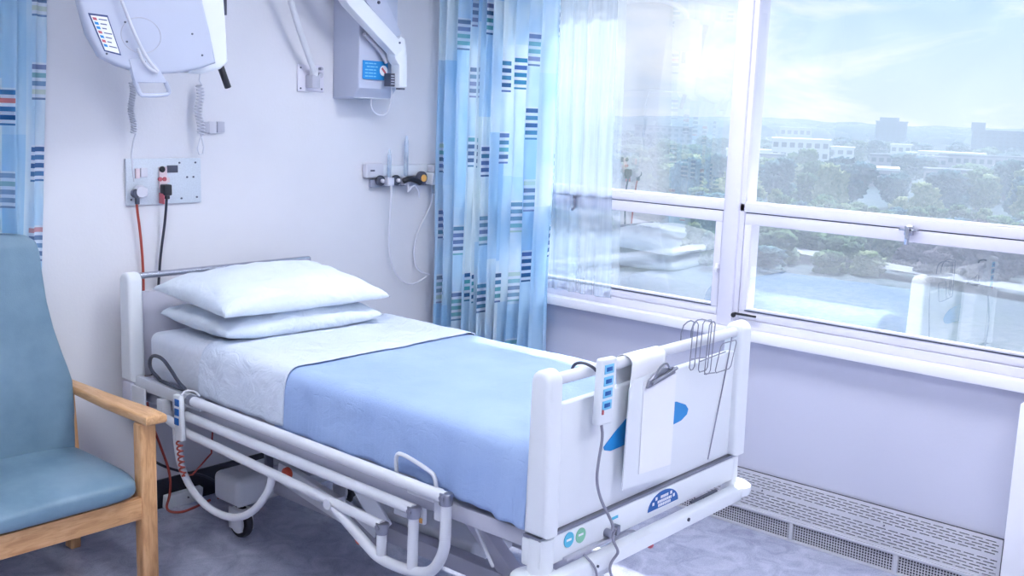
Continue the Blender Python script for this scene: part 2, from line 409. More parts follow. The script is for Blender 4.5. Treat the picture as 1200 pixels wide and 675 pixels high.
def win(name, y0, y1, stile_r, stile_l):
    """y0<y1; fixed upper light, opening lower sash"""
    w = sempty(name, ((4.02), (y0+y1)/2, .868))
    xa, xb = 3.972, 4.07
    f = MB()
    f.box(xa, xb, y0, y1, .868, .905, .003)              # bottom frame
    f.box(xa+.004, xb, y0, y1, 1.359, 1.397, .004)       # transom
    f.box(xa, xb, y0, y1, 2.31, 2.36, .003)
    f.box(xa+.004, xb, y0, y0+stile_l-.012, .905, 2.31, .003)
    f.box(xa+.004, xb, y1-stile_r+.012, y1, .905, 2.31, .003)
    fo = f.build('window_frame', 'trimwhite', w)
    a, b = y0+stile_l-.012, y1-stile_r+.012
    s = MB()                                             # lower sash frame
    s.box(xa+.006, xb-.02, a+.002, b-.002, .907, .942, .004)
    s.box(xa+.006, xb-.02, a+.002, b-.002, 1.308, 1.354, .004)
    s.box(xa+.006, xb-.02, a+.002, a+.035, .942, 1.308, .003)
    s.box(xa+.006, xb-.02, b-.035, b-.002, .942, 1.308, .003)
    s.build('sash_frame', 'trimwhite', w)
    g = MB()                                             # dark gasket line
    g.box(xa+.016, xb-.03, a, b, 1.353, 1.3605)
    g.box(xa+.004, xa+.012, a+.03, b-.03, .9425, .9465)
    g.build('gasket', 'screw', w)
    bd = MB()                                            # glazing beads
    bd.box(xa+.008, xa+.02, a+.03, b-.03, .946, .957, .003)
    bd.box(xa+.008, xa+.02, a, b, 1.396, 1.405, .002)
    bd.build('glazing_bead', 'sill', w)
    GX = 3.99
    p = MB().add([(GX, a+.033, .944), (GX, b-.033, .944), (GX, b-.033, 1.31), (GX, a+.033, 1.31)], [(0, 1, 2, 3)])
    p.build('lower_pane', 'glass_low', w)
    p = MB().add([(GX, a-.004, 1.395), (GX, b+.004, 1.395), (GX, b+.004, 2.315), (GX, a-.004, 2.315)], [(0, 1, 2, 3)])
    p.build('upper_pane', 'glass', w)
    return w, a, b
w1, a1, b1 = win('window_1', 2.215, 3.86, .045, .055)
w2, a2, b2 = win('window_2', 0.10, 2.213, .068, .05)
# mullion cover post between the two
struct(MB().box(3.962, 4.09, 2.178, 2.25, .868, 2.36, .008).build('trim_3', 'trimwhite'))
# latches and stays
l = MB().box(3.950, 3.972, 1.445, 1.475, 1.335, 1.372, .003).box(3.94, 3.952, 1.452, 1.468, 1.30, 1.372, .003).box(3.95, 3.97, 1.425, 1.495, 1.352, 1.360, .002)
l.build('window_latch', 'chrome', w2)
l = MB().box(3.952, 3.972, 3.035, 3.05, 1.30, 1.352, .003).cyl((3.955, 3.042, 1.30), (3.94, 3.042, 1.292), .006).cyl((3.972, 3.042, 1.352), (3.95, 3.042, 1.352), .008)
l.build('window_latch', 'steel', w1)
MB().tube([(3.972, 2.165, .925), (3.955, 2.165, .925), (3.955, 2.16, .93), (3.955, 2.06, .93)], .005).ball((3.955, 2.165, .922), .011).build('window_stay', 'black', w2)
MB().box(3.965, 3.978, 2.262, 2.275, 1.09, 1.13, .004).cyl((3.972, 2.266, 1.11), (3.955, 2.266, 1.11), .008).build('window_stay', 'sill', w1)

# added fill lights: unseen glowing ceiling panels that brighten the room
for k, (lx, ly) in enumerate([(0.9, 2.3), (2.9, 2.3), (0.9, 0.1), (2.9, 0.1)]):
    r = thing('added_fill_light', 'square fill light panel added at the ceiling, %s' % ['over the armchair', 'over the hospital bed', 'behind the camera on the left', 'behind the camera on the window side'][k], 'added fill light', (lx, ly, ZC-.03))
    r['group'] = 'added ceiling fill lights'
    MB().box(lx-.31, lx+.31, ly-.31, ly+.31, ZC-.03, ZC-.001, .004).build('frame', 'trimwhite', r)
    e = NT('added_fill_glow'); em = e.n('ShaderNodeEmission'); em.inputs[0].default_value = (0.94, 0.97, 1, 1); em.inputs[1].default_value = 24.5
    e.done(em.outputs[0])
    MB().box(lx-.28, lx+.28, ly-.28, ly+.28, ZC-.034, ZC-.0305).build('fill_glow_panel', e.m, r)

# ================================================================== HEATER GRILLE
g = thing('heater_grille', 'long white slotted heater grille along floor under the window', 'heater grille', (3.985, 1.9, 0))
ya, yb = 1.012, 2.9
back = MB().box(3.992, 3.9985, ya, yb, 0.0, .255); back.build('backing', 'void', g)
sl = MB(); xs0, xs1 = 3.978, 3.984
rows = [(.108+i*.0125) for i in range(6)] + [(.196+i*.0115) for i in range(5)]
edges = [.092] + rows
# solid strips between slot rows
zs = []; hslot = .0045
prev = .090
for z in rows:
    sl.box(xs0, xs1, ya, yb, prev, z-hslot/2); prev = z+hslot/2
sl.box(xs0, xs1, ya, yb, prev, .256)
for ri, z in enumerate(rows):
    y = ya+.012+(ri % 2)*.024
    sl.box(xs0, xs1, ya, ya+.012, z-hslot/2, z+hslot/2)
    while y < yb:
        sl.box(xs0, xs1, y, min(y+.010, yb), z-hslot/2, z+hslot/2); y += .048
sl.build('slotted_panel', 'grille', g, recalc=False)
fr = MB().box(3.972, 3.988, ya, yb, .082, .094, .002).box(3.972, 3.988, ya, yb, .0, .010, .002)
for y in (1.018, 1.39, 1.835, 2.289, 2.74): fr.box(3.972, 3.988, y-.009, y+.009, .009, .083, .001)
fr.build('bottom_frame', 'grille', g)
ms = MB(); y = ya
while y < yb: ms.box(3.981, 3.984, y, y+.0035, .01, .082); y += .0115
z = .018
while z < .08: ms.box(3.9805, 3.9835, ya, yb, z, z+.0028); z += .0115
ms.build('mesh_screen', 'grille', g, recalc=False)
for y in (1.45, 1.98): MB().cyl((3.980, y, .184), (3.974, y, .184), .004, 10).build('screw', 'steel', g)

# ================================================================== HOSPITAL BED
bed = thing('hospital_bed', 'white adjustable hospital bed with plastic end boards and lowered side rail', 'hospital bed', (2.65, 2.75, 0))
B = bed
# --- footboard
YF = 1.69
fb = MB()
# moulded board: outline in x-z, posts thicker
fb.prism([(2.16, YF, .613), (3.14, YF, .613), (3.14, YF, .975), (3.08, YF, .978), (2.24, YF, .968), (2.16, YF, .968)], (0, .030, 0), .006)
footboard = fb.build('footboard', 'plastic', B)
def post(xa, xb, ya, yb, z0, z1):
    # rounded upright: narrower at the top with arch
    m = MB(); n = 12; pts = []
    w = xb-xa; c = (xa+xb)/2
    prof = [(ya, z0), (ya-.004, z0+.02), (ya, (z0+z1)/2), (ya+.006, z1-.05)]
    for k in range(n+1):
        a = PI-PI*k/n; r = (yb-ya)/2-.006
        pts.append((xa, (ya+yb)/2+r*math.cos(a), z1-.035+.035*math.sin(a)))
    o = [(xa, ya, z0)]+pts+[(xa, yb, z0)]
    m.prism(o, (w, 0, 0), .016, 4)
    return m
post(2.100, 2.165, 1.662, 1.742, .613, 1.074).build('end_post', 'plastic', footboard)
post(3.115, 3.190, 1.662, 1.742, .613, 1.074).build('end_post', 'plastic', footboard)
MB().cyl((2.16, 1.70, 1.040), (3.12, 1.70, 1.040), .017, 20).build('grab_rail', 'chrome' if False else 'enamel', footboard)
# panel seam + decals
MB().tube([(3.082, 1.6865, 1.03), (3.062, 1.6865, .93), (3.017, 1.6865, .765), (2.980, 1.6865, .63)], .0022, 6, 2).build('panel_seam', 'grey_cable', footboard)
MB().prism([(2.385, 1.6895, .805), (2.39, 1.6895, .795), (2.42, 1.6895, .786), (2.56, 1.6895, .790), (2.74, 1.6895, .795), (2.80, 1.6895, .800), (2.832, 1.6895, .814), (2.838, 1.6895, .83), (2.82, 1.6895, .848), (2.765, 1.6895, .868), (2.62, 1.6895, .878), (2.50, 1.6895, .872), (2.44, 1.6895, .84)], (0, -.0012, 0)).build('blue_emblem', 'blue_mark', footboard)['label'] = 'bright blue wing shape'
# deck cross beam under footboard
MB().box(2.10, 3.17, 1.675, 1.745, .522, .604, .008).build('foot_beam', 'plastic', B)
MB().box(2.10, 3.18, 1.678, 1.738, .6045, .6125).build('foot_beam_gap', 'steel', B)
MB().cyl((2.132, 1.70, .50), (2.132, 1.70, .606), .036, 24).build('corner_column', 'plastic', B)
MB().cyl((3.150, 1.70, .50), (3.150, 1.70, .606), .030, 24).build('corner_column', 'plastic', B)
b_ = MB().lathe((2.105, 1.69, .470), (0, 0, 1), [(.050, 0), (.070, .006), (.076, .018), (.072, .032), (.05, .038)], 28)
b_.build('bumper_roller', 'plastic', B)
b_ = MB().lathe((3.175, 1.68, .462), (0, 0, 1), [(.022, 0), (.045, .004), (.052, .018), (.050, .036), (.034, .048), (.014, .052)], 28)
b_.build('bumper_roller', 'plastic', B)
# lower bumper bar, slightly bowed
MB().box(2.12, 3.13, 1.628, 1.672, .466, .512, .008).build('bumper_bar', 'plastic', B)
MB().box(2.20, 2.42, 1.660, 1.676, .523, .532, .002).build('label_holder', 'frame_grey', B)
MB().box(2.86, 3.02, 1.665, 1.674, .514, .521).build('recess_slot', 'dark_grey', B)
MB().cyl((2.40, 1.676, .548), (2.40, 1.655, .548), .013, 16).build('release_knob', 'steel', B)
MB().box(2.425, 2.442, 1.652, 1.676, .535, .565, .003).build('release_lever', 'steel', B)
MB().cyl((2.30, 1.629, .490), (2.30, 1.624, .490), .004).build('screw', 'dark_grey', B)
MB().cyl((2.78, 1.629, .494), (2.78, 1.624, .494), .006).build('screw', 'dark_grey', B)
MB().cyl((2.222, 1.6745, .578), (2.222, 1.6725, .578), .022, 24).build('round_sticker', 'teal_mark', B)['label'] = 'turquoise round sticker'
MB().cyl((2.276, 1.6745, .575), (2.276, 1.6725, .575), .022, 24).build('round_sticker', 'green_mark', B)['label'] = 'green round sticker'
for (cx, m_) in ((2.222, 'paper'), (2.276, 'paper')):
    MB().box(cx-.012, cx+.010, 1.6716, 1.6724, .575, .581).build('sticker_print', m_, B)
MB().box(2.425, 2.455, 1.6725, 1.6745, .578, .586).build('small_print', 'teal_mark', B)
# semicircular badge
pts = [(2.70+.085*math.cos(a), 1.6745, .548+.052*math.sin(a)) for a in [PI*k/24 for k in range(25)]]
bad = MB().prism([(x, y, z) for x, y, z in pts], (0, -.0015, 0)).build('maker_badge', 'navy_mark', B)
wm = MB()
for k, (dx, dz, w) in enumerate([(-.018, .033, .040), (-.034, .020, .072), (-.030, .008, .066)]):
    x = 2.70+dx
    while x < 2.70+dx+w:
        wm.box(x, x+.006, 1.672, 1.6728, .548+dz-.004, .548+dz+.005); x += .009
for a in (30, 52, 130, 152):
    ca, sa = math.cos(math.radians(a)), math.sin(math.radians(a))
    wm.box(2.70+.066*ca-.005, 2.70+.066*ca+.005, 1.672, 1.6728, .548+.044*sa-.005, .548+.044*sa+.005)
wm.build('badge_print', 'paper', bad)
# --- headboard
hb = MB().prism([(2.15, 3.835, .63), (3.03, 3.835, .63), (3.03, 3.835, .955), (2.99, 3.835, .975), (2.15, 3.835, .975)], (0, .028, 0), .006)
head = hb.build('headboard', 'plastic_grey', B)
post(2.100, 2.165, 3.782, 3.868, .625, 1.062).build('end_post', 'plastic', head)
MB().cyl((2.165, 3.82, 1.044), (3.005, 3.82, 1.044), .013, 20).build('grab_rail', 'chrome', head)
MB().box(2.992, 3.012, 3.81, 3.835, .96, 1.052, .004).build('rail_bracket', 'steel', head)
MB().box(2.10, 3.10, 3.79, 3.86, .53, .622, .008).build('head_beam', 'plastic_grey', B)
# --- mattress deck and side members
MB().box(2.19, 3.11, 1.76, 3.78, .575, .628, .006).build('mattress_deck', 'frame_grey', B)
MB().box(2.145, 2.185, 1.745, 3.79, .548, .600, .006).build('side_member', 'frame_grey', B)
MB().box(3.115, 3.155, 1.745, 3.79, .548, .600, .006).build('side_member', 'frame_grey', B)
MB().box(2.118, 2.144, 3.33, 3.80, .60, .652, .006).build('rail_mount', 'enamel', B)
MB().box(2.10, 2.14, 3.45, 3.475, .47, .60, .004).build('rail_mount', 'enamel', B)
MB().box(2.10, 2.14, 3.56, 3.60, .53, .60, .004).build('rail_mount', 'enamel', B)
MB().box(2.02+.085, 2.118, 3.70, 3.80, .50, .615, .006).build('corner_plate', 'enamel', B)
# mattress retainer handle
MB().tube([(2.118, 2.262, .64), (2.112, 2.262, .700), (2.112, 2.240, .716), (2.112, 2.11, .690), (2.112, 2.09, .676), (2.118, 2.088, .615)], .0065, 10, 2).build('retainer_loop', 'enamel', B)
# --- lowered side rail (thing moves with bed: part)
RX = 2.085
sr = MB()
sr.tube([(RX, 3.335, .652), (RX, 2.02, .640)], .0185, 16)
rail = sr.build('side_rail', 'enamel', B)
MB().tube([(RX, 3.37, .585), (RX, 2.150, .566)], .0175, 16).build('rail_tube', 'enamel', rail)
MB().tube([(RX, 3.50, .545), (RX, 3.37, .520), (RX, 2.288, .476)], .0165, 16).build('rail_tube', 'enamel', rail)
MB().tube([(RX, 2.018, .648), (RX, 2.016, .53), (RX, 2.022, .47), (RX, 2.06, .405), (RX, 2.11, .378), (RX, 2.20, .366), (RX, 2.30, .366), (RX, 2.36, .395), (RX, 2.528, .478)], .0170, 14, 2).build('end_loop', 'enamel', rail)
MB().tube([(RX, 2.150, .566), (RX, 2.152, .382)], .0165, 14).build('rail_post', 'enamel', rail)
MB().tube([(RX, 2.288, .476), (RX, 2.290, .382)], .0160, 14).build('rail_post', 'enamel', rail)
for (y, z) in ((2.018, .643), (2.150, .566), (2.288, .474)):
    MB().cyl((RX, y, z-.024), (RX, y, z+.012), .0205, 18, bev=.003).cyl((RX-.023, y, z), (RX+.023, y, z), .009, 14).build('pivot_joint', 'steel', rail)
MB().box(RX+.018, RX+.030, 2.055, 2.085, .55, .65, .003).box(RX+.018, RX+.030, 2.085, 2.20, .60, .632, .003).build('catch_plate', 'enamel', rail)
MB().tube([(RX, 3.44, .545), (RX, 3.43, .44), (RX, 3.41, .375), (RX, 3.33, .295), (RX, 3.20, .258), (RX, 3.06, .272), (RX, 2.95, .33), (RX, 2.86, .43), (RX, 2.84, .50)], .0135, 14, 2).build('end_loop', 'enamel', rail)
MB().cyl((RX-.02, 3.335, .652), (RX+.033, 3.335, .652), .012, 14).cyl((RX, 3.345, .652), (RX, 3.315, .652), .021, 16, bev=.003).build('pivot_joint', 'steel', rail)
MB().cyl((RX-.02, 2.528, .482), (RX+.05, 2.528, .482), .010, 14).cyl((RX-.021, 2.528, .482), (RX-.017, 2.528, .482), .018, 18).build('pivot_joint', 'enamel', rail)
# --- underframe
MB().box(2.33, 2.98, 3.40, 3.58, .140, .262, .028, 4).build('head_cross_beam', 'plastic', B)
MB().box(2.36, 2.95, 2.02, 2.16, .130, .215, .02, 3).build('foot_cross_beam', 'plastic', B)
MB().box(2.50, 2.56, 2.15, 3.42, .165, .225, .008).build('base_beam', 'frame_grey', B)
MB().box(2.80, 2.86, 2.15, 3.42, .165, .225, .008).build('base_beam', 'frame_grey', B)
MB().box(2.57, 2.79, 2.35, 3.0, .170, .250, .015, 3).build('motor_cover', 'plastic', B)
def bar(a, b, w, h, m, name, par=B, bev=.004):
    a, b = Vector(a), Vector(b); d = b-a
    q = d.to_track_quat('Y', 'Z').to_matrix().to_4x4()
    mb = MB(); bm = bmesh.new(); bmesh.ops.create_cube(bm, size=1)
    for v in bm.verts: v.co = Vector((v.co.x*w, v.co.y*d.length, v.co.z*h))
    bmesh.ops.bevel(bm, geom=list(bm.edges), offset=bev, segments=2, profile=0.5, affect='EDGES')
    mb.bm(bm, Matrix.Translation((a+b)/2) @ q)
    return mb.build(name, m, par)
bar((2.53, 3.40, .245), (2.53, 2.80, .50), .05, .075, 'frame_grey', 'lift_arm')
bar((2.83, 3.40, .245), (2.83, 2.80, .50), .05, .075, 'frame_grey', 'lift_arm')
bar((2.53, 2.12, .215), (2.53, 2.50, .52), .05, .06, 'frame_grey', 'lift_arm')
bar((2.83, 2.12, .215), (2.83, 2.50, .52), .05, .06, 'frame_grey', 'lift_arm')
bar((2.46, 3.30, .30), (2.46, 2.72, .21), .03, .085, 'plastic', 'link_cover')
MB().cyl((2.46, 2.93, .26), (2.46, 2.70, .17), .022, 18).build('actuator', 'steel', B)
bar((2.50, 3.43, .26), (2.50, 3.45, .57), .035, .018, 'steel', 'upright_strut')
MB().box(2.26, 2.30, 1.80, 3.70, .505, .546, .005).build('deck_rail', 'frame_grey', B)
MB().box(2.98, 3.02, 1.80, 3.70, .505, .546, .005).build('deck_rail', 'frame_grey', B)
for (y0_, y1_) in ((2.90, 3.02), (2.52, 2.66), (2.35, 2.47)):
    MB().box(2.20, 2.258, y0_, y1_, .52, .546, .004).build('deck_bracket', 'dark_grey', B)
MB().lathe((2.30, 3.03, .40), (-1, 0, 0), [(.018, 0), (.024, .006), (.022, .02), (.008, .026)], 16).build('release_knob', 'orange', B)['label'] = 'orange-red release knob'
MB().lathe((2.36, 2.69, .235), (-1, 0, 0), [(.018, 0), (.024, .006), (.022, .02), (.008, .026)], 16).build('release_knob', 'orange', B)['label'] = 'orange-red release knob'
MB().box(2.255, 2.27, 2.28, 2.42, .43, .505, .003).build('sticker_plate', 'plastic', B)
MB().box(2.252, 2.2545, 2.30, 2.345, .455, .495).box(2.252, 2.2545, 2.25+.105, 2.375, .455, .49).build('plate_print', 'blue_mark', B)
MB().box(2.252, 2.2545, 2.285, 2.33, .436, .452).build('plate_print', 'orange_mark', B)
bar((2.26, 2.62, .50), (2.26, 2.46, .36), .012, .075, 'plastic', 'rail_linkage')
bar((2.20, 2.03, .56), (2.20, 1.93, .42), .008, .012, 'enamel', 'thin_strut')
# casters
def caster(x, y):
    c = MB().cyl((x, y, .120), (x, y, .145), .016, 14)
    c.box(x-.030, x-.020, y-.045, y+.045, .035, .125, .004).box(x+.020, x+.030, y-.045, y+.045, .035, .125, .004).box(x-.030, x+.030, y-.045, y+.03, .112, .126, .005)
    r = c.build('caster', 'plastic', B)
    MB().lathe((x-.018, y, .066), (1, 0, 0), [(.05, 0), (.062, .003), (.066, .010), (.066, .026), (.062, .033), (.05, .036)], 32).build('tyre', 'black', r)
    MB().lathe((x-.0235, y, .066), (1, 0, 0), [(.01, 0), (.046, .002), (.047, .045), (.01, .047)], 28).build('wheel_disc', 'plastic', r)
for (x, y) in ((2.38, 3.455), (2.92, 3.455), (2.40, 2.09), (2.90, 2.09)): caster(x, y)
# foot-end pedal
MB().tube([(2.86, 2.02, .20), (2.87, 1.93, .34), (2.90, 1.90, .335), (2.985, 1.90, .283)], .009, 10, 1).cyl((2.975, 1.90, .288), (3.00, 1.90, .282), .018, 16).build('brake_pedal', 'enamel', B)
MB().cyl((3.00, 1.90, .282), (3.055, 1.895, .285), .015, 16).build('pedal_sleeve', 'steel', B)
MB().ball((2.972, 1.885, .272), .013).build('pedal_cap', 'red_mark', B)
MB().box(2.50, 2.60, 1.86, 1.95, .28, .48, .01).build('control_box', 'frame_grey', B)

# --- mattress and bedding
MXa, MXb, MYa, MYb, MZa, MZb = 2.165, 3.075, 1.765, 3.765, .630, .828
mt = MB().box(MXa, MXb, MYa, MYb, MZa, MZb, .035, 5).build('mattress', 'sheet')
tag(mt, 'thick mattress in fitted white sheet on the hospital bed', 'mattress')
def drape(y0, y1, off, zlo, zro, fold, seed, nu=110, nv=90, xr=0.0, edge=None):
    """cloth across the bed; path goes left hem -> top -> right hem"""
    L1 = MZb+off-.03; R = .035+off
    xa, xb, zt = MXa-off, MXb+off, MZb+off
    def path(s, zl, zr):
        segs = [zt-R-zl, R*PI/2, (xb-xa)-2*R, R*PI/2, zt-R-zr]
        tot = sum(segs); d = s*tot
        if d < segs[0]: return xa, zl+d, -1, 0, (segs[0]-d)/max(.01, segs[0])
        d -= segs[0]
        if d < segs[1]:
            a = d/R; return xa+R-R*math.cos(a), zt-R+R*math.sin(a), -math.cos(a), math.sin(a), 0
        d -= segs[1]
        if d < segs[2]: return xa+R+d, zt, 0, 1, 0
        d -= segs[2]
        if d < segs[3]:
            a = d/R; return xb-R+R*math.sin(a), zt-R+R*math.cos(a), math.sin(a), math.cos(a), 0
        d -= segs[3]
        return xb, zt-R-d, 1, 0, d/max(.01, segs[4])
    def fn(u, v):
        y = y0+(y1-y0)*v
        zl = zlo(y) if callable(zlo) else zlo
        zr = zro(y) if callable(zro) else zro
        x, z, nx, nz, dn = path(u, zl, zr)
        if edge:
            e = edge(x, z, v); y += e
        amp = .004+fold*dn
        h = amp*(.6+.5*math.sin(y*38+seed+2.5*N(y, z, seed, 3)))*(1 if dn > 0 else 0)
        h += (.022*dn*max(0, (2.05-y)/.3)*(.5+.5*math.sin(y*75+z*22)) if nx < 0 else 0)
        h += .0035*(1+N(x, y, z+seed, 7)) + .002*(1+N(x, y, z+seed, 18))
        return (x+nx*h, y, z+nz*h)
    return MB().grid(fn, nu, nv)
def e_edge(x, z, v):   # the blanket's head-end hem wanders
    return 0.0
bl = drape(1.752, 2.90, .012, lambda y: .640-.03*max(0, (2.2-y)/.45), .655, .010, 1.0,
           edge=lambda x, z, v: (.06*(0.83-z)*v if z < .80 else 0)+ (.012*N(x, 0, 3, 4)*v))
bo = bl.build('blanket', 'blanket', angle=180)
tag(bo, 'pale blue cotton blanket over lower two thirds of bed', 'blanket')
so = bo.modifiers.new('t', 'SOLIDIFY'); so.thickness = .004; so.offset = 1
ts = drape(2.84, 3.345, .022, .655, .66, .006, 5.0, nv=60,
           edge=lambda x, z, v: (.05*(.83-z) if z < .80 else 0) + .010*N(x, z, 7, 5)*(1-v))
to = ts.build('top_sheet', 'sheet2', angle=180)
tag(to, 'white top sheet folded back in a band between pillows and blue blanket', 'sheet')
so = to.modifiers.new('t', 'SOLIDIFY'); so.thickness = .003; so.offset = 1
# pillows
def pillow(cx, cy, cz, w, d, h, seed, ry, rz, tilt=0.0, droop=0.0, ft=1.0, fb_=.75):
    m = MB(); nu, nv = 64, 44
    R = Matrix.Rotation(rz, 4, 'Z') @ Matrix.Rotation(ry, 4, 'Y') @ Matrix.Rotation(tilt, 4, 'X')
    def surf(sign):
        def fn(u, v):
            a, b = 2*u-1, 2*v-1
            sh = max(0.0, (1-abs(a)**2.6))*max(0.0, (1-abs(b)**2.4))
            t = sh**.42
            x = a*w/2*(1-.07*(1-abs(a))*0-.06*(1-b*b)*abs(a)**3*0) ; y = b*d/2
            x *= 1-.055*(1-b*b)*abs(a)**4; y *= 1-.09*(1-a*a)*abs(b)**4
            lump = 1+.16*N(a*1.3, b*1.3, seed, 1.3)
            edge = min(1-abs(a), 1-abs(b))
            wr = .012*N(a*2.2+seed, b*2.2, seed, 2.3)*min(1, edge*6) + .006*math.sin(14*(a*.8+b*.6)+4*N(a, b, seed, 2))*min(1, edge*5)*(1-min(1, edge*1.6))
            z = (h/2*t*lump*ft+wr) if sign > 0 else -(h/2*t*fb_)
            z += -droop*(abs(a)**3)*.05 + .006*N(a*3, b*3, seed+4, 1)
            return Vector((cx, cy, cz)) + (R @ Vector((x, y, z)))
        return fn
    m.grid(surf(1), nu, nv)
    m.grid(surf(-1), nu, nv)
    o = m.build('pillow', 'pillow', angle=180, recalc=False)
    bm = bmesh.new(); bm.from_mesh(o.data); bmesh.ops.remove_doubles(bm, verts=bm.verts, dist=.0015)
    bmesh.ops.recalc_face_normals(bm, faces=bm.faces); bm.to_mesh(o.data); bm.free()
    return o
p1 = pillow(2.555, 3.475, .896, .72, .53, .18, 3.0, 0, math.radians(-4), ft=.78, fb_=.66)
tag(p1, 'white pillow lying flat on the mattress, lower one of the two', 'pillow', 'pillows stacked at the head of the bed')
p2 = pillow(2.55, 3.465, .985, .77, .55, .20, 8.0, 0, math.radians(-3), tilt=math.radians(3), fb_=.32)
tag(p2, 'white pillow on top of the other pillow below headboard rail', 'pillow', 'pillows stacked at the head of the bed')

# ================================================================== THINGS HANGING ON THE BED
# handset on the foot rail
hs = thing('bed_handset', 'white bed remote control with four blue keys hung on foot rail', 'remote control', (2.33, 1.66, .90))
tl = Matrix.Rotation(math.radians(2), 4, 'Y')
MB().box(2.288, 2.360, 1.640, 1.664, .895, 1.085, .008, 3, rot=tl).build('casing', 'plastic', hs)
for k in range(4):
    z = 1.055-k*.034
    MB().box(2.303+.001*k*-1, 2.345-.001*k, 1.6375, 1.6405, z-.013, z+.013, .001).build('key_pad', 'pad_blue', hs)
    MB().box(2.310-.001*k, 2.336-.001*k, 1.6362, 1.6376, z-.006, z+.006, .0005).build('key_mark', 'navy_mark', hs)
MB().box(2.300, 2.308, 1.6375, 1.6405, .928, .944, .001).build('indicator', 'red_mark', hs)
MB().tube([(2.30, 1.660, 1.045), (2.288, 1.672, 1.062), (2.28, 1.700, 1.070), (2.275, 1.727, 1.060), (2.272, 1.730, 1.03), (2.272, 1.722, 1.012)], .0045, 10, 2).build('hook', 'dark_grey', hs)
pts = [(2.318, 1.652, .895), (2.318, 1.645, .86), (2.30, 1.642, .80), (2.29, 1.64, .74), (2.31, 1.635, .68), (2.345, 1.632, .63), (2.352, 1.618, .60), (2.345, 1.615, .585)]
cab = MB().tube(pts, .0042, 8, 2)
coil = []
for k in range(0, 110):
    t_ = k/109; a = t_*2*PI*3.2
    coil.append((2.352+.012*math.cos(a)*(0.4+.6*t_)+.03*math.sin(t_*7)*.3, 1.612+.008*math.sin(a), .590-.27*t_))
cab.tube(coil, .0042, 8)
cab.build('lead', 'grey_cable', hs)
MB().tube([(2.263, 1.651, .53), (2.275, 1.617, .50), (2.285, 1.615, .46), (2.285, 1.62, .38)], .0035, 8, 2).build('lead', 'grey_cable', hs)

# clipboard
cb = thing('clipboard', 'white clipboard hooked over foot rail of the bed', 'clipboard', (2.58, 1.655, .66))
sh = .0
def bx3(pts, th, name, m, par, bev=0.0): return MB().prism(pts, (0, th, 0), bev).build(name, m, par)
bx3([(2.444, 1.655, .668), (2.700, 1.655, .655), (2.700, 1.655, .985), (2.66, 1.655, 1.0), (2.472, 1.655, .995), (2.455, 1.655, .975)], .006, 'board', 'plastic', cb, .002)
bx3([(2.52, 1.6515, .70), (2.694, 1.6515, .690), (2.694, 1.6515, .975), (2.52, 1.6515, .98)], .003, 'paper_sheet', 'paper', cb)
# flap over the rail
def flap(u, v):
    s = v*.26; x = 2.480+.175*u-.015*(1-v)
    if s < .06: y, z = 1.663, .975+s+0.0
    elif s < .06+.021*PI+0.0:
        a = (s-.06)/.021; y, z = 1.70-.034*math.cos(a) - .003, 1.035+.026*math.sin(a)
    else: y, z = 1.731, 1.035-(s-.06-.021*PI)
    return (x+.02*v, y-.001*math.sin(u*9), z)
fl = MB().grid(flap, 12, 40).build('hanging_flap', 'paper', cb, angle=180)
so = fl.modifiers.new('t', 'SOLIDIFY'); so.thickness = .002
cl = MB().prism([(2.525, 1.651, .962), (2.67, 1.651, .985), (2.668, 1.651, .99), (2.665, 1.651, 1.005), (2.60, 1.651, 1.012), (2.535, 1.651, .985)], (0, -.012, 0), .003)
cl.tube([(2.55, 1.638, .985), (2.56, 1.632, 1.02), (2.60, 1.630, 1.032), (2.62, 1.632, 1.01), (2.655, 1.638, 1.0)], .003, 8, 2)
cl.cyl((2.535, 1.634, .978), (2.665, 1.634, 1.003), .005, 12)
cl.build('spring_clip', 'steel', cb)

# wire note rack on the rail
wr = thing('wire_rack', 'small chrome wire rack hooked on right end of foot rail', 'wire rack', (2.88, 1.68, .96))
m = MB()
def loop(x0, x1, z0, z1, y, dx=0):
    c4 = [Vector(p) for p in ((x0, y, z0), (x0+dx, y, z1), (x1+dx, y, z1), (x1, y, z0))]; q = []
    for i in range(4):
        a, b = c4[i], c4[(i+1) % 4]; e = min(.3, .009/(b-a).length); q += [a.lerp(b, e), a.lerp(b, 1-e)]
    m.tube(q, .0018, 6, 0, closed=True)
loop(2.80, 2.83, .965, 1.115, 1.672, .008); loop(2.835, 2.89, .955, 1.118, 1.660, .010); loop(2.86, 2.895, .945, 1.112, 1.652, .012)
loop(2.93, 3.03, .938, 1.03, 1.655, .03)
m.tube([(2.82, 1.672, 1.115), (2.83, 1.70, 1.118), (2.83, 1.727, 1.09), (2.83, 1.727, 1.02)], .0022, 6, 1)
m.tube([(2.89, 1.656, 1.112), (2.89, 1.70, 1.115), (2.89, 1.727, 1.09), (2.89, 1.727, 1.02)], .0022, 6, 1)
m.tube([(2.86, 1.652, .948), (2.93, 1.655, .94)], .0022, 6); m.tube([(2.84, 1.66, .99), (2.99, 1.655, 1.0)], .0022, 6)
m.tube([(2.81, 1.672, 1.0), (2.87, 1.655, 1.0)], .0022, 6)
m.build('wire_frame', 'steel', wr)

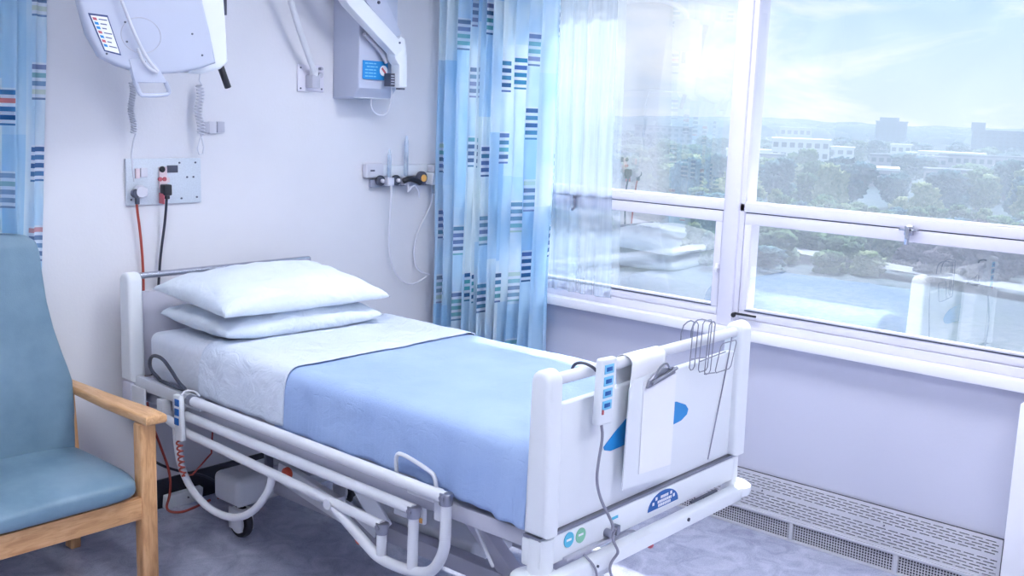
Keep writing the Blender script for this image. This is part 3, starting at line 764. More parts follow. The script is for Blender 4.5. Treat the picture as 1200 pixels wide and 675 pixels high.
# nurse-call pendant clipped on side rail
nc = thing('pendant_handset', 'slim white handset with blue keys clipped on side rail near armchair', 'remote control', (2.05, 3.37, .47))
rt = Matrix.Rotation(math.radians(-4), 4, 'X')
MB().box(2.044, 2.063, 3.338, 3.385, .50, .672, .005, 3, rot=rt).build('casing', 'pad_blue' if False else 'plastic', nc)
for k in range(3):
    z = .645-k*.036
    MB().box(2.0405, 2.0445, 3.347+.002*k, 3.374+.002*k, z-.013, z+.013, .001).build('key_pad', 'navy_mark', nc)
MB().tube([(2.052, 3.345, .675), (2.07, 3.345, .690), (2.10, 3.33, .685), (2.106, 3.31, .668)], .004, 8, 1).build('hook', 'white_cable', nc)
cz = [(2.052, 3.365, .50)]
for k in range(80):
    t_ = k/79; a = t_*2*PI*6
    cz.append((2.055+.010*math.cos(a), 3.37+.01*math.sin(a)-.02*t_, .495-.12*t_))
cz += [(2.06, 3.36, .36), (2.14, 3.42, .33), (2.25, 3.46, .38), (2.32, 3.55, .50)]
MB().tube(cz, .0035, 8, 0).build('lead', 'red_cable', nc)
# dark lead loop beside the mattress head
ml = MB().tube([(2.13, 3.62, .665), (2.12, 3.68, .70), (2.115, 3.66, .76), (2.115, 3.58, .765), (2.115, 3.52, .73), (2.115, 3.46, .685), (2.115, 3.40, .668), (2.118, 3.50, .664), (2.12, 3.60, .668)], .007, 8, 2).build('looped_cable', 'dark_grey')
tag(ml, 'short looped grey cable lying against mattress beside head of the bed', 'cable')

# ================================================================== FLOOR POWER STRIP + CABLES
ps = thing('power_strip', 'white extension socket block on floor against the skirting', 'power strip', (2.41, 3.90, 0))
MB().box(2.315, 2.495, 3.905, 3.936, .0, .062, .005, 3, rot=Matrix.Rotation(math.radians(8), 4, 'X')).build('body', 'plastic', ps)
MB().cyl((2.42, 3.9045, .032), (2.42, 3.900, .032), .004, 10).build('screw', 'dark_grey', ps)
c = MB().tube([(2.217, 3.915, 1.335), (2.222, 3.925, 1.30), (2.235, 3.925, 1.20), (2.247, 3.93, 1.05), (2.245, 3.93, .90), (2.235, 3.925, .72), (2.22, 3.90, .60), (2.235, 3.89, .44), (2.29, 3.89, .28), (2.32, 3.88, .18), (2.31, 3.86, .09), (2.28, 3.86, .02), (2.33, 3.82, .008), (2.42, 3.84, .008), (2.50, 3.86, .010)], .0055, 8, 3)
tag(c.build('orange_cable', 'red_cable'), 'orange-red mains cable running down wall from grey plug to floor', 'cable')
c = MB().tube([(2.345, 3.905, 1.345), (2.345, 3.92, 1.25), (2.325, 3.93, 1.10), (2.316, 3.93, 1.0), (2.295, 3.91, .90), (2.29, 3.91, .66), (2.20, 3.91, .45), (2.20, 3.90, .30), (2.27, 3.90, .22), (2.38, 3.89, .16), (2.50, 3.87, .12), (2.60, 3.85, .012)], .0055, 8, 3)
tag(c.build('black_cable', 'black_cable'), 'black mains cable running down wall behind head of the bed', 'cable')
c = MB().tube([(2.54, 3.86, .01), (2.58, 3.80, .03), (2.55, 3.75, .06), (2.60, 3.72, .10), (2.64, 3.78, .06), (2.70, 3.74, .12), (2.66, 3.70, .02), (2.74, 3.80, .01)], .006, 8, 3)
tag(c.build('coiled_cable', 'red_cable'), 'tangled orange-red cable on floor beneath head end of bed', 'cable')

# ================================================================== ARMCHAIR
ch = thing('armchair', 'high-backed teal vinyl armchair with oak arms beside the bed', 'armchair', (1.55, 3.5, 0))
CX = 1.545
def mir(x, s): return CX+(x-CX)*s
for s in (1, -1):
    xa, xb = sorted((mir(1.832, s), mir(1.892, s)))
    MB().box(xa, xb, 3.245, 3.300, 0, .630, .008, 3).build('front_leg', 'wood', ch)
    # rear leg slopes back a little
    m = MB().prism([(xa+.008, 3.80, 0), (xa+.008, 3.85, 0), (xa+.008, 3.83, .33), (xa+.008, 3.86, .62), (xa+.008, 3.81, .62), (xa+.008, 3.78, .33)], (.042, 0, 0), .005)
    m.build('rear_leg', 'wood', ch)
    # arm rest: flat shaped board
    xo, xi = mir(1.912, s), mir(1.832, s)
    m = MB().prism([(xi, 3.21, .630), (xo, 3.21, .630), (mir(1.918, s), 3.30, .630), (mir(1.900, s), 3.55, .632), (mir(1.880, s), 3.86, .640), (mir(1.835, s), 3.86, .640), (mir(1.828, s), 3.5, .632)], (0, 0, .034), .010, 3)
    m.build('armrest', 'woody', ch)
    xa2, xb2 = sorted((mir(1.836, s), mir(1.866, s)))
    MB().box(xa2, xb2, 3.30, 3.80, .285, .362, .005).build('side_rail', 'wood', ch)
MB().box(mir(1.834, -1), 1.834, 3.250, 3.280, .285, .366, .005).build('front_rail', 'woodh', ch)
MB().box(mir(1.834, -1), 1.834, 3.79, 3.82, .285, .350, .005).build('rear_rail', 'woodh', ch)
# seat cushion: waterfall front, domed
def seat_fn(u, v):
    a = 2*u-1
    W = .286
    x = CX+a*W
    y = 3.235+.50*v
    return x, y
m = MB(); nu, nv = 40, 40
def sq(a, p): return math.copysign(abs(a)**p, a)
def cushion(cx, cy, cz, hx, hy, hz, px=.28, pz=.5):
    def fn(u, v):
        th = 2*PI*u; ph = PI*(v-.5)
        cp, sp = sq(math.cos(ph), pz), sq(math.sin(ph), pz)
        return Vector((cx+hx*cp*sq(math.cos(th), px), cy+hy*cp*sq(math.sin(th), px), cz+hz*sp))
    return MB().grid(fn, 72, 28)
cu = cushion(CX, 3.495, .412, .288, .275, .052)
for v in cu.v:
    d = (v.y-3.495)/.275
    if v.z > .41:
        v.z += .010*(1-((v.x-CX)/.288)**2) - .025*max(0, -d-.4)
cu.build('seat_cushion', 'vinyl', ch, angle=180)
# backrest: outline half widths by height, leaning back
prof = [(.40, .266), (.47, .275), (.58, .282), (.70, .276), (.80, .247), (.90, .222), (1.0, .206), (1.10, .200), (1.18, .197), (1.22, .188), (1.242, .155), (1.252, .10), (1.256, 0.001)]
def hw(z):
    for (z0_, w0), (z1_, w1) in zip(prof, prof[1:]):
        if z <= z1_: return w0+(w1-w0)*(z-z0_)/(z1_-z0_)
    return .0
def back_fn(u, v):
    # u around the section, v height
    z = .40+.856*(1-(1-v)**1.5)
    z = min(z, 1.256); w = hw(z)
    th = 2*PI*u; c, s = sq(math.cos(th), .35), sq(math.sin(th), .6)
    lean = (z-.40)*.13
    th_ = .045*min(1, math.sqrt(max(0.0, (1.262-z)/.06)))
    wing = .03*(abs(c)**3)*min(1, max(0, (z-.55)/.2))
    return Vector((CX+w*c, 3.700+lean-wing+th_*s, z))
bk = MB().grid(back_fn, 64, 60)
bk.build('backrest', 'vinyl', ch, angle=180)

# ================================================================== CURTAINS
def curtain(p0, p1, z0, z1, folds, amp, seed, nrm, gather=1.0, nu=420, nv=50, ustretch=1.7, pinch=None):
    p0, p1 = Vector(p0), Vector(p1); d = p1-p0; L = d.length; n = Vector(nrm)
    ph = [random.Random(seed*100+k).uniform(.7, 1.3) for k in range(folds+1)]
    cum = [0]
    for w in ph: cum.append(cum[-1]+w)
    tot = cum[-1]
    def phase(u):
        x = u*tot
        for k in range(len(ph)):
            if x <= cum[k+1]: return k+(x-cum[k])/ph[k]
        return len(ph)
    def fn(u, v):
        zz = z0+(z1-z0)*v
        pz = phase(min(1, max(0, u+.012*N(u*3, zz, seed, 1.2))))
        a = amp*(1+.35*N(u*5, zz*.5, seed, 1))
        w = math.sin(2*PI*pz)
        w = math.copysign(abs(w)**.75, w)
        off = a*w + .012*N(u*20, zz*1.5, seed+3, 1)
        side = .25*amp*math.cos(2*PI*pz*1.0)
        P = p0+d*u + n*off + d.normalized()*side
        if pinch: P = pinch(P, u, zz)
        return (P.x, P.y, zz)
    return MB().grid(fn, nu, nv, lambda u, v: (u*L*ustretch, z0+(z1-z0)*v))
cw = curtain((3.865, 3.845, 0), (3.865, 3.135, 0), .42, 2.50, 10, .044, 4, (-1, 0, 0), ustretch=1.75)
tag(cw.build('window_curtain', 'curtain', angle=180), 'long pale blue printed curtain bunched beside the window in room corner', 'curtain')
c2 = curtain((1.20, 3.915, 0), (1.83, 3.915, 0), .85, 2.50, 9, .020, 9, (0, -1, 0), ustretch=2.2,
             pinch=lambda P, u, z: Vector((P.x+(u-.4)*.10*(z-1.3), P.y, 0)))
tag(c2.build('bed_curtain', 'curtain2', angle=180), 'blue and red striped bedside curtain hanging behind the teal armchair', 'curtain')
nt = curtain((3.952, 3.80, 0), (3.952, 2.835, 0), .90, 2.48, 12, .010, 6, (-1, 0, 0), ustretch=1.2,
             pinch=lambda P, u, z: Vector((P.x, P.y-.05*u*(1.5-z)*(1 if z < 1.5 else 0)+.02*u*max(0, z-1.5), 0)))
tag(nt.build('net_curtain', 'net', angle=180), 'sheer white net curtain across left part of the window', 'curtain')
ct = MB().box(3.86, 3.95, 1.0, 3.93, 2.515, 2.545, .003).build('curtain_track', 'sill'); tag(ct, 'white curtain track above the window', 'curtain track')
ct = MB().box(-.2, 1.95, 3.895, 3.915, 2.515, 2.54, .003).build('curtain_track', 'sill'); tag(ct, 'white curtain track above the armchair', 'curtain track')

# ================================================================== WALL FITTINGS
# socket panel
sp = thing('socket_panel', 'speckled grey metal outlet panel on wall above armchair', 'socket panel', (2.355, 3.95, 1.31))
MB().box(2.186, 2.527, 3.938, 3.949, 1.312, 1.499, .002).build('panel_plate', 'panel_metal', sp)
MB().box(2.245, 2.275, 3.926, 3.938, 1.425, 1.462, .003).build('socket_block', 'socket', sp)
MB().box(2.222, 2.242, 3.928, 3.938, 1.42, 1.46, .003).build('socket_block', 'pinkish', sp)
MB().box(2.328, 2.365, 3.930, 3.938, 1.375, 1.465, .003).build('socket_block', 'pinkish', sp)
MB().box(2.367, 2.416, 3.934, 3.938, 1.440, 1.470, .001).build('display_window', 'dark_grey', sp)
MB().lathe((2.340, 3.932, 1.455), (0, -1, 0), [(.012, 0), (.013, .006), (.009, .012)], 16).build('outlet_cap', 'black', sp)
MB().lathe((2.330, 3.932, 1.415), (0, -1, 0), [(.009, 0), (.009, .006)], 16).lathe((2.350, 3.932, 1.415), (0, -1, 0), [(.009, 0), (.009, .006)], 16).build('outlet_cap', 'red_mark', sp)
MB().box(2.342, 2.378, 3.936, 3.938, 1.40, 1.42).build('indicator', 'pinkish', sp)
for (x, z) in ((2.50, 1.48), (2.425, 1.48), (2.505, 1.335), (2.432, 1.332), (2.205, 1.335), (2.46, 1.42), (2.49, 1.42)):
    MB().cyl((x, 3.938, z), (x, 3.935, z), .004, 10).build('screw', 'screw', sp)
pl = thing('mains_plug', 'grey round plug at left of the socket panel with orange-red cable', 'plug', (2.225, 3.91, 1.35))
MB().lathe((2.232, 3.925, 1.368), (0, -1, 0), [(.026, 0), (.027, .012), (.022, .024)], 24).box(2.228, 2.262, 3.905, 3.925, 1.348, 1.385, .005).build('body', 'socket', pl)
MB().lathe((2.212, 3.922, 1.362), (0, -1, 0), [(.018, 0), (.019, .014), (.015, .02)], 20).box(2.212, 2.225, 3.905, 3.925, 1.318, 1.345, .003).build('side_plug', 'dark_grey', pl)
pl = thing('mains_plug', 'black plug in middle of the socket panel', 'plug', (2.345, 3.91, 1.35))
MB().box(2.327, 2.362, 3.890, 3.9285, 1.350, 1.395, .005).box(2.336, 2.354, 3.895, 3.925, 1.335, 1.352, .003).build('body', 'black', pl)
MB().box(2.327, 2.333, 3.90, 3.936, 1.315, 1.36, .002).build('key_tag', 'red_mark', pl)

# twin switch
tw = thing('wall_switch', 'small grey double wall connector right of the coiled leads', 'wall switch', (2.586, 3.94, 1.60))
MB().box(2.530, 2.566, 3.930, 3.949, 1.604, 1.650, .003).build('cover', 'frame_grey', tw)
MB().box(2.606, 2.642, 3.930, 3.949, 1.606, 1.652, .003).build('cover', 'frame_grey', tw)
MB().box(2.568, 2.604, 3.934, 3.949, 1.600, 1.652, .003).build('centre_block', 'socket', tw)

# bedside terminal on its arm
TY = 3.45
tm = thing('bedside_terminal', 'grey bedside screen unit seen from behind with carry handle below', 'patient screen', (2.05, TY, 1.83))
shell = [(1.760, 2.20), (1.768, 2.053), (1.797, 1.945), (1.840, 1.872), (1.901, 1.847), (1.97, 1.830), (2.056, 1.826), (2.13, 1.834), (2.205, 1.850), (2.287, 1.877), (2.262, 1.99), (2.235, 2.09), (2.205, 2.22), (2.16, 2.33), (1.86, 2.33)]
m = MB().prism([(x, TY, z) for x, z in shell], (0, .045, 0), .012, 3)
body = m.build('back_shell', 'terminal', tm)
MB().prism([(1.82, TY+.047, 2.20), (1.86, TY+.047, 1.93), (2.2, TY+.047, 1.93), (2.2, TY+.047, 2.30), (1.86, TY+.047, 2.30)], (0, .02, 0), .006).build('screen', 'black', tm)
# handle with opening
hpts = [(1.945, 1.855), (1.957, 1.80), (1.978, 1.748), (2.094, 1.755), (2.088, 1.79), (2.045, 1.848)]
# handle (frame around the opening)
hm = MB()
def seg(a, b, w):
    a, b = Vector((a[0], 0, a[1])), Vector((b[0], 0, b[1])); d = (b-a).normalized(); n_ = Vector((-d.z, 0, d.x))*w/2
    hm.prism([(p.x, TY-.004, p.z) for p in (a-n_, b-n_, b+n_, a+n_)], (0, .02, 0), .003)
hm.prism([(1.935, TY-.004, 1.872), (1.957, TY-.004, 1.792), (2.082, TY-.004, 1.797), (2.045, TY-.004, 1.852), (2.015, TY-.004, 1.885)], (0, .02, 0), .004)
hm.tube([(1.960, TY+.006, 1.80), (1.976, TY+.006, 1.757), (1.99, TY+.006, 1.749), (2.08, TY+.006, 1.755), (2.094, TY+.006, 1.765), (2.078, TY+.006, 1.80)], .008, 10, 1)
hm.build('carry_handle', 'terminal', tm)
# sticker
st = MB().prism([(1.793, TY-.0015, 2.014), (1.862, TY-.0015, 2.012), (1.908, TY-.0015, 1.882), (1.847, TY-.0015, 1.893)], (0, .0012, 0)).build('sticker', 'frame_mark', tm)
def lerp(a, b, t): return (a[0]+(b[0]-a[0])*t, a[1]+(b[1]-a[1])*t)
def stk(u, v):
    top = lerp((1.793, 2.014), (1.862, 2.012), u); bot = lerp((1.847, 1.893), (1.908, 1.882), u)
    return lerp(top, bot, v)
def patch(mb, u0, u1, v0, v1, y, th=.0008):
    q = [stk(u0, v0), stk(u1, v0), stk(u1, v1), stk(u0, v1)]
    mb.prism([(x, y, z) for x, z in q], (0, th, 0))
pm = MB(); patch(pm, .07, .93, .05, .96, TY-.0026); pm.build('sticker_field', 'paper', st)
pm = MB()
for k in range(7): patch(pm, .42, .86 - .1*(k % 3), .12+.115*k, .145+.115*k, TY-.0036)
pm.build('sticker_lettering', 'frame_mark', st)
pm = MB()
for k in (0, 3, 5): patch(pm, .12, .32, .10+.115*k, .17+.115*k, TY-.0036)
pm.build('sticker_print', 'red_mark', st)
pm = MB()
for k in (1, 2, 4, 6): patch(pm, .12, .32, .10+.115*k, .17+.115*k, TY-.0036)
pm.build('sticker_print', 'blue_mark', st)
ring = [(1.985+.075*math.cos(a), TY-.0005, 1.955+.060*math.sin(a)) for a in [2*PI*k/40 for k in range(40)]]
MB().tube(ring, .0016, 6, closed=True).build('moulded_ring', 'frame_grey', tm)
for (x, z) in ((1.925, 1.995), (1.930, 1.93), (1.978, 1.928), (2.185, 1.975), (2.225, 1.902), (1.855, 1.885), (1.992, 1.865)):
    MB().cyl((x, TY+.001, z), (x, TY-.0085 if z == 1.865 else TY-.003, z), .0035, 10).build('screw', 'screw', tm)
MB().tube([(1.885, TY-.025, 2.20), (1.888, TY-.022, 2.10), (1.935, TY-.018, 1.99), (1.965, TY-.016, 1.93), (2.00, TY-.018, 1.87), (2.035, TY-.018, 1.835)], .0055, 10, 2).build('front_lead', 'white_cable', tm)
MB().tube([(1.96, TY-.018, 1.91), (1.975, TY-.02, 1.87), (2.00, TY-.018, 1.843), (2.035, TY-.016, 1.832)], .005, 10, 2).build('front_lead', 'white_cable', tm)
# swivel column to the right
m = MB().prism([(2.215, 3.50, 2.30), (2.36, 3.50, 2.30), (2.355, 3.50, 2.15), (2.365, 3.50, 2.0), (2.372, 3.50, 1.885), (2.34, 3.50, 1.858), (2.26, 3.50, 1.836), (2.20, 3.50, 1.838), (2.20, 3.50, 1.87)], (0, .07, 0), .012, 3)
m.build('swivel_column', 'plastic', tm)
MB().cyl((2.372, 3.53, 2.125), (2.372, 3.53, 2.06), .012, 14).build('pivot_pin', 'dark_grey', tm)
MB().cyl((2.348, 3.52, 1.872), (2.382, 3.52, 1.790), .013, 16, bev=.003).build('grip', 'black', tm)
MB().box(2.29, 2.40, 3.47, 3.60, 2.13, 2.32, .02, 3).build('arm_knuckle', 'terminal', tm)

# coiled leads
def coilcord(x, y, z0, z1, r, turns, name, label, tail):
    pts = [(x-.12, 3.575, 1.885), (x-.06, 3.70, 1.895), (x, y-.02, z1+.09), (x, y, z1+.02)]
    n = int(turns*12)
    for k in range(n+1):
        t_ = k/n; a = t_*2*PI*turns
        w = .006*math.sin(t_*9)
        pts.append((x+w+r*math.cos(a), y+r*math.sin(a), z1+(z0-z1)*t_))
    pts += tail
    o = MB().tube(pts, .0034, 6).build(name, 'white_cable'); tag(o, label, 'cable'); return o
coilcord(2.198, 3.90, 1.60, 1.80, .010, 20, 'coiled_lead', 'white coiled lead dropping from screen unit to left end of outlet panel', [(2.20, 3.90, 1.57), (2.19, 3.90, 1.52), (2.195, 3.905, 1.47), (2.205, 3.91, 1.41)])
coilcord(2.500, 3.90, 1.60, 1.80, .014, 15, 'coiled_lead', 'white coiled lead hanging in loop beside the double wall connector', [(2.50, 3.90, 1.58), (2.488, 3.90, 1.54), (2.495, 3.90, 1.516), (2.512, 3.90, 1.518), (2.518, 3.90, 1.545), (2.505, 3.90, 1.60)])

# wall arm plate + pole
wa = thing('swing_arm', 'white tubular support arm rising from a square wall plate', 'wall arm', (3.11, 3.93, 1.79))
MB().box(3.035, 3.185, 3.940, 3.949, 1.795, 1.915, .003).build('wall_plate', 'trimwhite', wa)
MB().box(3.075, 3.120, 3.885, 3.940, 1.81, 1.87, .006).build('socket_housing', 'frame_grey', wa)
MB().cyl((3.098, 3.905, 1.862), (3.098, 3.905, 1.90), .020, 18).build('pivot', 'enamel', wa)
MB().tube([(3.095, 3.90, 1.88), (3.075, 3.89, 1.91), (2.965, 3.845, 2.067), (2.905, 3.83, 2.19), (2.83, 3.80, 2.36)], .0135, 14, 1).build('pole', 'enamel', wa)
MB().tube([(2.83, 3.80, 2.35), (2.66, 3.68, 2.42), (2.45, 3.58, 2.41), (2.345, 3.54, 2.36), (2.345, 3.54, 2.31)], .016, 14, 1).build('boom', 'enamel', wa)
MB().cyl((3.135, 3.93, 1.87), (3.135, 3.90, 1.87), .012, 14).cyl((3.150, 3.93, 1.90), (3.150, 3.91, 1.90), .007, 12).build('adjuster', 'frame_grey', wa)
for (x, z) in ((3.05, 1.90), (3.17, 1.90), (3.05, 1.808), (3.17, 1.808)): MB().cyl((x, 3.94, z), (x, 3.937, z), .004, 10).build('screw', 'screw', wa)

# wall box with folding arm
wb = thing('wall_box', 'white wall-mounted equipment box with blue notice and folded arm', 'wall unit', (3.40, 3.86, 1.75))
def pf(x, y, z): return (x, y, z)
m = MB()
# body: side profile (y,z) extruded along x
prof2 = [(3.949, 1.768), (3.80, 1.778), (3.765, 1.82), (3.762, 2.02), (3.762, 2.38), (3.80, 2.42), (3.949, 2.42)]
m.prism([(3.243, y, z) for y, z in prof2], (.235, 0, 0), .008, 3)
box_ = m.build('housing', 'terminal', wb)
MB().prism([(3.285, 3.80, 1.80), (3.46, 3.80, 1.80), (3.46, 3.80, 1.774), (3.285, 3.80, 1.774)], (0, .06, 0), .004).build('base_trim', 'plastic', wb)
nt_ = MB().prism([(3.262, 3.7575, 1.866), (3.268, 3.7575, 1.860), (3.415, 3.7575, 1.860), (3.415, 3.7575, 1.945), (3.262, 3.7575, 1.945)], (0, .0035, 0)).build('blue_notice', 'blue_mark', wb)
tm_ = MB()
for k in range(5):
    z = 1.933-k*.0145
    x = 3.275+(.01 if k == 1 else 0)
    for w in (.018, .026, .014, .02):
        if x+w < 3.352: tm_.box(x, x+w, 3.7562, 3.7574, z-.003, z+.002)
        x += w+.004
tm_.build('notice_print', 'pad_blue', nt_)
MB().cyl((3.388, 3.7574, 1.903), (3.388, 3.7562, 1.903), .024, 24).build('notice_roundel', 'paper', nt_)
MB().box(3.372, 3.404, 3.7552, 3.7561, 1.898, 1.908, rot=Matrix.Rotation(math.radians(45), 4, 'Y')).build('roundel_bar', 'red_mark', nt_)
# folding arm in front-right
MB().prism([(2.96, 3.665, 2.31), (3.10, 3.665, 2.168), (3.275, 3.665, 2.045), (3.385, 3.665, 1.968), (3.42, 3.665, 2.00), (3.40, 3.665, 2.045), (3.15, 3.665, 2.225), (3.06, 3.665, 2.31)], (0, .055, 0), .006).build('folding_arm', 'plastic', wb)
MB().prism([(3.075, 3.69, 2.33), (3.30, 3.69, 2.12), (3.41, 3.69, 2.04), (3.435, 3.69, 2.075), (3.34, 3.69, 2.215), (3.335, 3.69, 2.33)], (0, .055, 0), .006).build('folding_arm', 'terminal', wb)
MB().tube([(3.25, 3.74, 2.06), (3.35, 3.735, 1.99), (3.385, 3.735, 1.94)], .010, 10, 1).build('strut', 'frame_grey', wb)
m = MB().prism([(3.365, 3.668, 2.02), (3.41, 3.668, 2.06), (3.438, 3.668, 2.05), (3.452, 3.668, 1.98), (3.455, 3.668, 1.832), (3.408, 3.668, 1.828), (3.405, 3.668, 1.93), (3.380, 3.668, 1.955)], (0, .06, 0), .006)
m.build('arm_end', 'plastic', wb)
MB().box(3.380, 3.409, 3.70, 3.745, 1.832, 1.892, .003).build('connector', 'dark_grey', wb)
mm = MB()
for k in range(4): mm.box(3.383, 3.406, 3.696, 3.6995, 1.842+k*.012, 1.846+k*.012)
mm.build('connector_ribs', 'terminal', wb)
MB().box(3.415, 3.445, 3.672, 3.70, 1.819, 1.827).build('end_cap', 'dark_grey', wb)
MB().cyl((3.29, 3.69, 2.20), (3.29, 3.684, 2.20), .007).build('screw', 'screw', wb)
MB().cyl((3.40, 3.668, 2.03), (3.40, 3.662, 2.03), .005).build('screw', 'screw', wb)
MB().tube([(3.355, 3.80, 1.775), (3.352, 3.80, 1.745), (3.37, 3.80, 1.71), (3.40, 3.78, 1.695), (3.425, 3.76, 1.71), (3.425, 3.74, 1.77), (3.415, 3.73, 1.835)], .004, 8, 2).build('looped_lead', 'white_cable', wb)

# medical gas rail
gr = thing('equipment_rail', 'grey wall rail for medical gas fittings beside the curtain', 'equipment rail', (3.70, 3.93, 1.35))
MB().box(3.472, 3.97, 3.925, 3.949, 1.345, 1.383, .003).build('rail', 'rail_metal', gr)
MB().box(3.430, 3.545, 3.915, 3.949, 1.392, 1.462, .008, 3).build('outlet_box', 'socket', gr)
MB().box(3.455, 3.482, 3.9135, 3.9155, 1.424, 1.432).build('small_print', 'screw', gr)
MB().box(3.545, 3.97, 3.928, 3.949, 1.395, 1.452, .006).build('outlet_trunking', 'plastic', gr)
for x in (3.515, 3.62):
    MB().lathe((x, 3.924, 1.378), (0, -1, 0), [(.022, 0), (.026, .008), (.026, .020), (.012, .026)], 24).build('outlet_ring', 'dark_grey', gr)
    MB().lathe((x, 3.8979, 1.378), (0, -1, 0), [(.010, 0), (.010, .012), (.004, .018)], 16).build('outlet_probe', 'socket', gr)
MB().lathe((3.795, 3.924, 1.385), (0, -1, 0), [(.028, 0), (.034, .008), (.034, .022), (.018, .030)], 24).build('outlet_ring', 'dark_grey', gr)
MB().lathe((3.795, 3.8935, 1.385), (0, -1, 0), [(.018, 0), (.018, .004)], 20).build('outlet_face', 'orange_mark', gr)
def flowmeter(x, h, label, valve='socket'):
    f = thing('flow_meter', label, 'flow meter', (x, 3.90, 1.36), 'flow meters on the wall rail')
    MB().lathe((x, 3.905, 1.395), (0, 0, 1), [(.007, 0), (.011, .01), (.011, .03), (.010, h-.03), (.006, h-.015), (.003, h)], 16).build('sight_tube', 'clear', f)
    MB().box(x-.020, x+.020, 3.885, 3.923, 1.352, 1.394, .006, 3).build('valve_body', valve, f)
    MB().tube([(x, 3.89, 1.36), (x, 3.885, 1.335), (x, 3.885, 1.318)], .007, 10).build('outlet_spigot', 'socket', f)
    return f
flowmeter(3.568, .14, 'short faint flow meter at left on the wall rail')
f2 = flowmeter(3.682, .205, 'tall clear flow meter above a black valve on wall rail')
MB().tube([(3.640, 3.880, 1.375), (3.67, 3.868, 1.388), (3.72, 3.868, 1.378), (3.755, 3.878, 1.365)], .014, 12, 1).build('control_knob', 'black', f2)
rg = thing('suction_regulator', 'white suction regulator with metal gauge dials on wall rail', 'regulator', (3.88, 3.88, 1.33))
MB().box(3.835, 3.895, 3.865, 3.923, 1.350, 1.412, .008, 3).build('body', 'plastic', rg)
MB().box(3.845, 3.89, 3.87, 3.92, 1.414, 1.45, .006, 3).build('top_cap', 'socket', rg)
MB().lathe((3.925, 3.90, 1.375), (0, -1, 0), [(.026, 0), (.030, .006), (.030, .024), (.022, .030)], 24).build('gauge', 'steel', rg)
MB().lathe((3.925, 3.8695, 1.375), (0, -1, 0), [(.021, 0), (.021, .002)], 24).build('gauge_face', 'paper', rg)
MB().box(3.892, 3.902, 3.88, 3.91, 1.44, 1.47, .003).build('red_tab', 'red_mark', rg)
MB().cyl((3.865, 3.89, 1.350), (3.865, 3.89, 1.305), .012, 14, r2=.008).build('spigot', 'clear', rg)
tb = MB().tube([(3.568, 3.885, 1.320), (3.575, 3.90, 1.20), (3.58, 3.915, 1.05), (3.615, 3.92, .93), (3.68, 3.92, .855), (3.76, 3.915, .83), (3.84, 3.90, .87)], .0045, 10, 3)
tag(tb.build('oxygen_tube', 'tubing'), 'clear tube looping down wall from the left flow meter', 'tube')
tb = MB().tube([(3.862, 3.89, 1.305), (3.86, 3.90, 1.24), (3.80, 3.92, 1.13), (3.765, 3.925, 1.03), (3.775, 3.925, .93), (3.82, 3.915, .89), (3.86, 3.90, .88)], .0045, 10, 3)
tag(tb.build('suction_tube', 'tubing'), 'clear tube hanging under the suction regulator towards the curtain', 'tube')
tb = MB().tube([(3.682, 3.885, 1.32), (3.70, 3.86, 1.36), (3.73, 3.86, 1.33), (3.745, 3.87, 1.29)], .005, 10, 2)
tag(tb.build('short_tube', 'white_cable'), 'short white tube hanging from black valve on wall rail', 'tube')

# ================================================================== OUTDOORS
GZ = -22.0
gnd = MB()
def gfn(u, v):
    a = math.radians(-12+80*u); r = 30*(3200/30)**v
    x, y = r*math.cos(a), r*math.sin(a)
    return (x, y, GZ + 1.5*N(x, y, 0, .004) + (v > .75)*(v-.75)*16)
gnd.grid(gfn, 60, 60)
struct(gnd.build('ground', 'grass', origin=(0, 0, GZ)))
# far wooded ridge along the horizon
rd = MB().grid(lambda u, v: (2600*math.cos(math.radians(-12+80*u)), 2600*math.sin(math.radians(-12+80*u)), GZ-6+(26+9*N(u*9, 0, 5, 1)+5*N(u*60, 0, 2, 1))*v), 300, 3)
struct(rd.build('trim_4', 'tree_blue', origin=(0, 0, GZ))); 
# paths across the park
def pathstrip(pts, w, name, label):
    P = [Vector((x, y, 0)) for x, y in pts]; vs = []; fs = []
    for i, p in enumerate(P):
        t_ = (P[min(i+1, len(P)-1)]-P[max(i-1, 0)]).normalized(); n_ = Vector((-t_.y, t_.x, 0))*w/2
        for q in (p-n_, p+n_): vs.append((q.x, q.y, GZ+1.9))
        if i: fs.append((2*i-2, 2*i-1, 2*i+1, 2*i))
    o = MB().add(vs, fs).build(name, 'path'); tag(o, label, 'path'); return o
pathstrip([(150, 20), (160, 60), (172, 100), (190, 150), (200, 200)], 6, 'footpath', 'pale path crossing the park below the window')
pathstrip([(120, 95), (150, 92), (185, 96), (230, 120)], 4, 'footpath', 'narrow curved path on grass below the left window')

def tree_mesh(seed, name):
    rnd = random.Random(seed); m = MB()
    for k in range(rnd.randint(12, 15)):
        a = rnd.uniform(0, 2*PI); r = rnd.uniform(0, .27); z = rnd.uniform(.18, .82)
        bm = bmesh.new(); bmesh.ops.create_icosphere(bm, subdivisions=4, radius=rnd.uniform(.14, .25))
        for v in bm.verts:
            d = 1+.4*N(v.co.x+k, v.co.y, v.co.z+seed, 9)+.35*N(v.co.x+k, v.co.y, v.co.z+seed, 30)+.4*N(v.co.x+k, v.co.y, v.co.z+seed, 70)
            v.co *= d; v.co.z *= .85
        m.bm(bm, Matrix.Translation((r*math.cos(a), r*math.sin(a), z)))
    return m
treeprotos = {}
def make_tree_proto(key, mat, seed):
    r = bpy.data.objects.new('tree', None); COL.objects.link(r)
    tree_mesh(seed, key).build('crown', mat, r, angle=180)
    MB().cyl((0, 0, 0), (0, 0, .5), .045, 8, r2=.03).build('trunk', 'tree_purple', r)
    return r
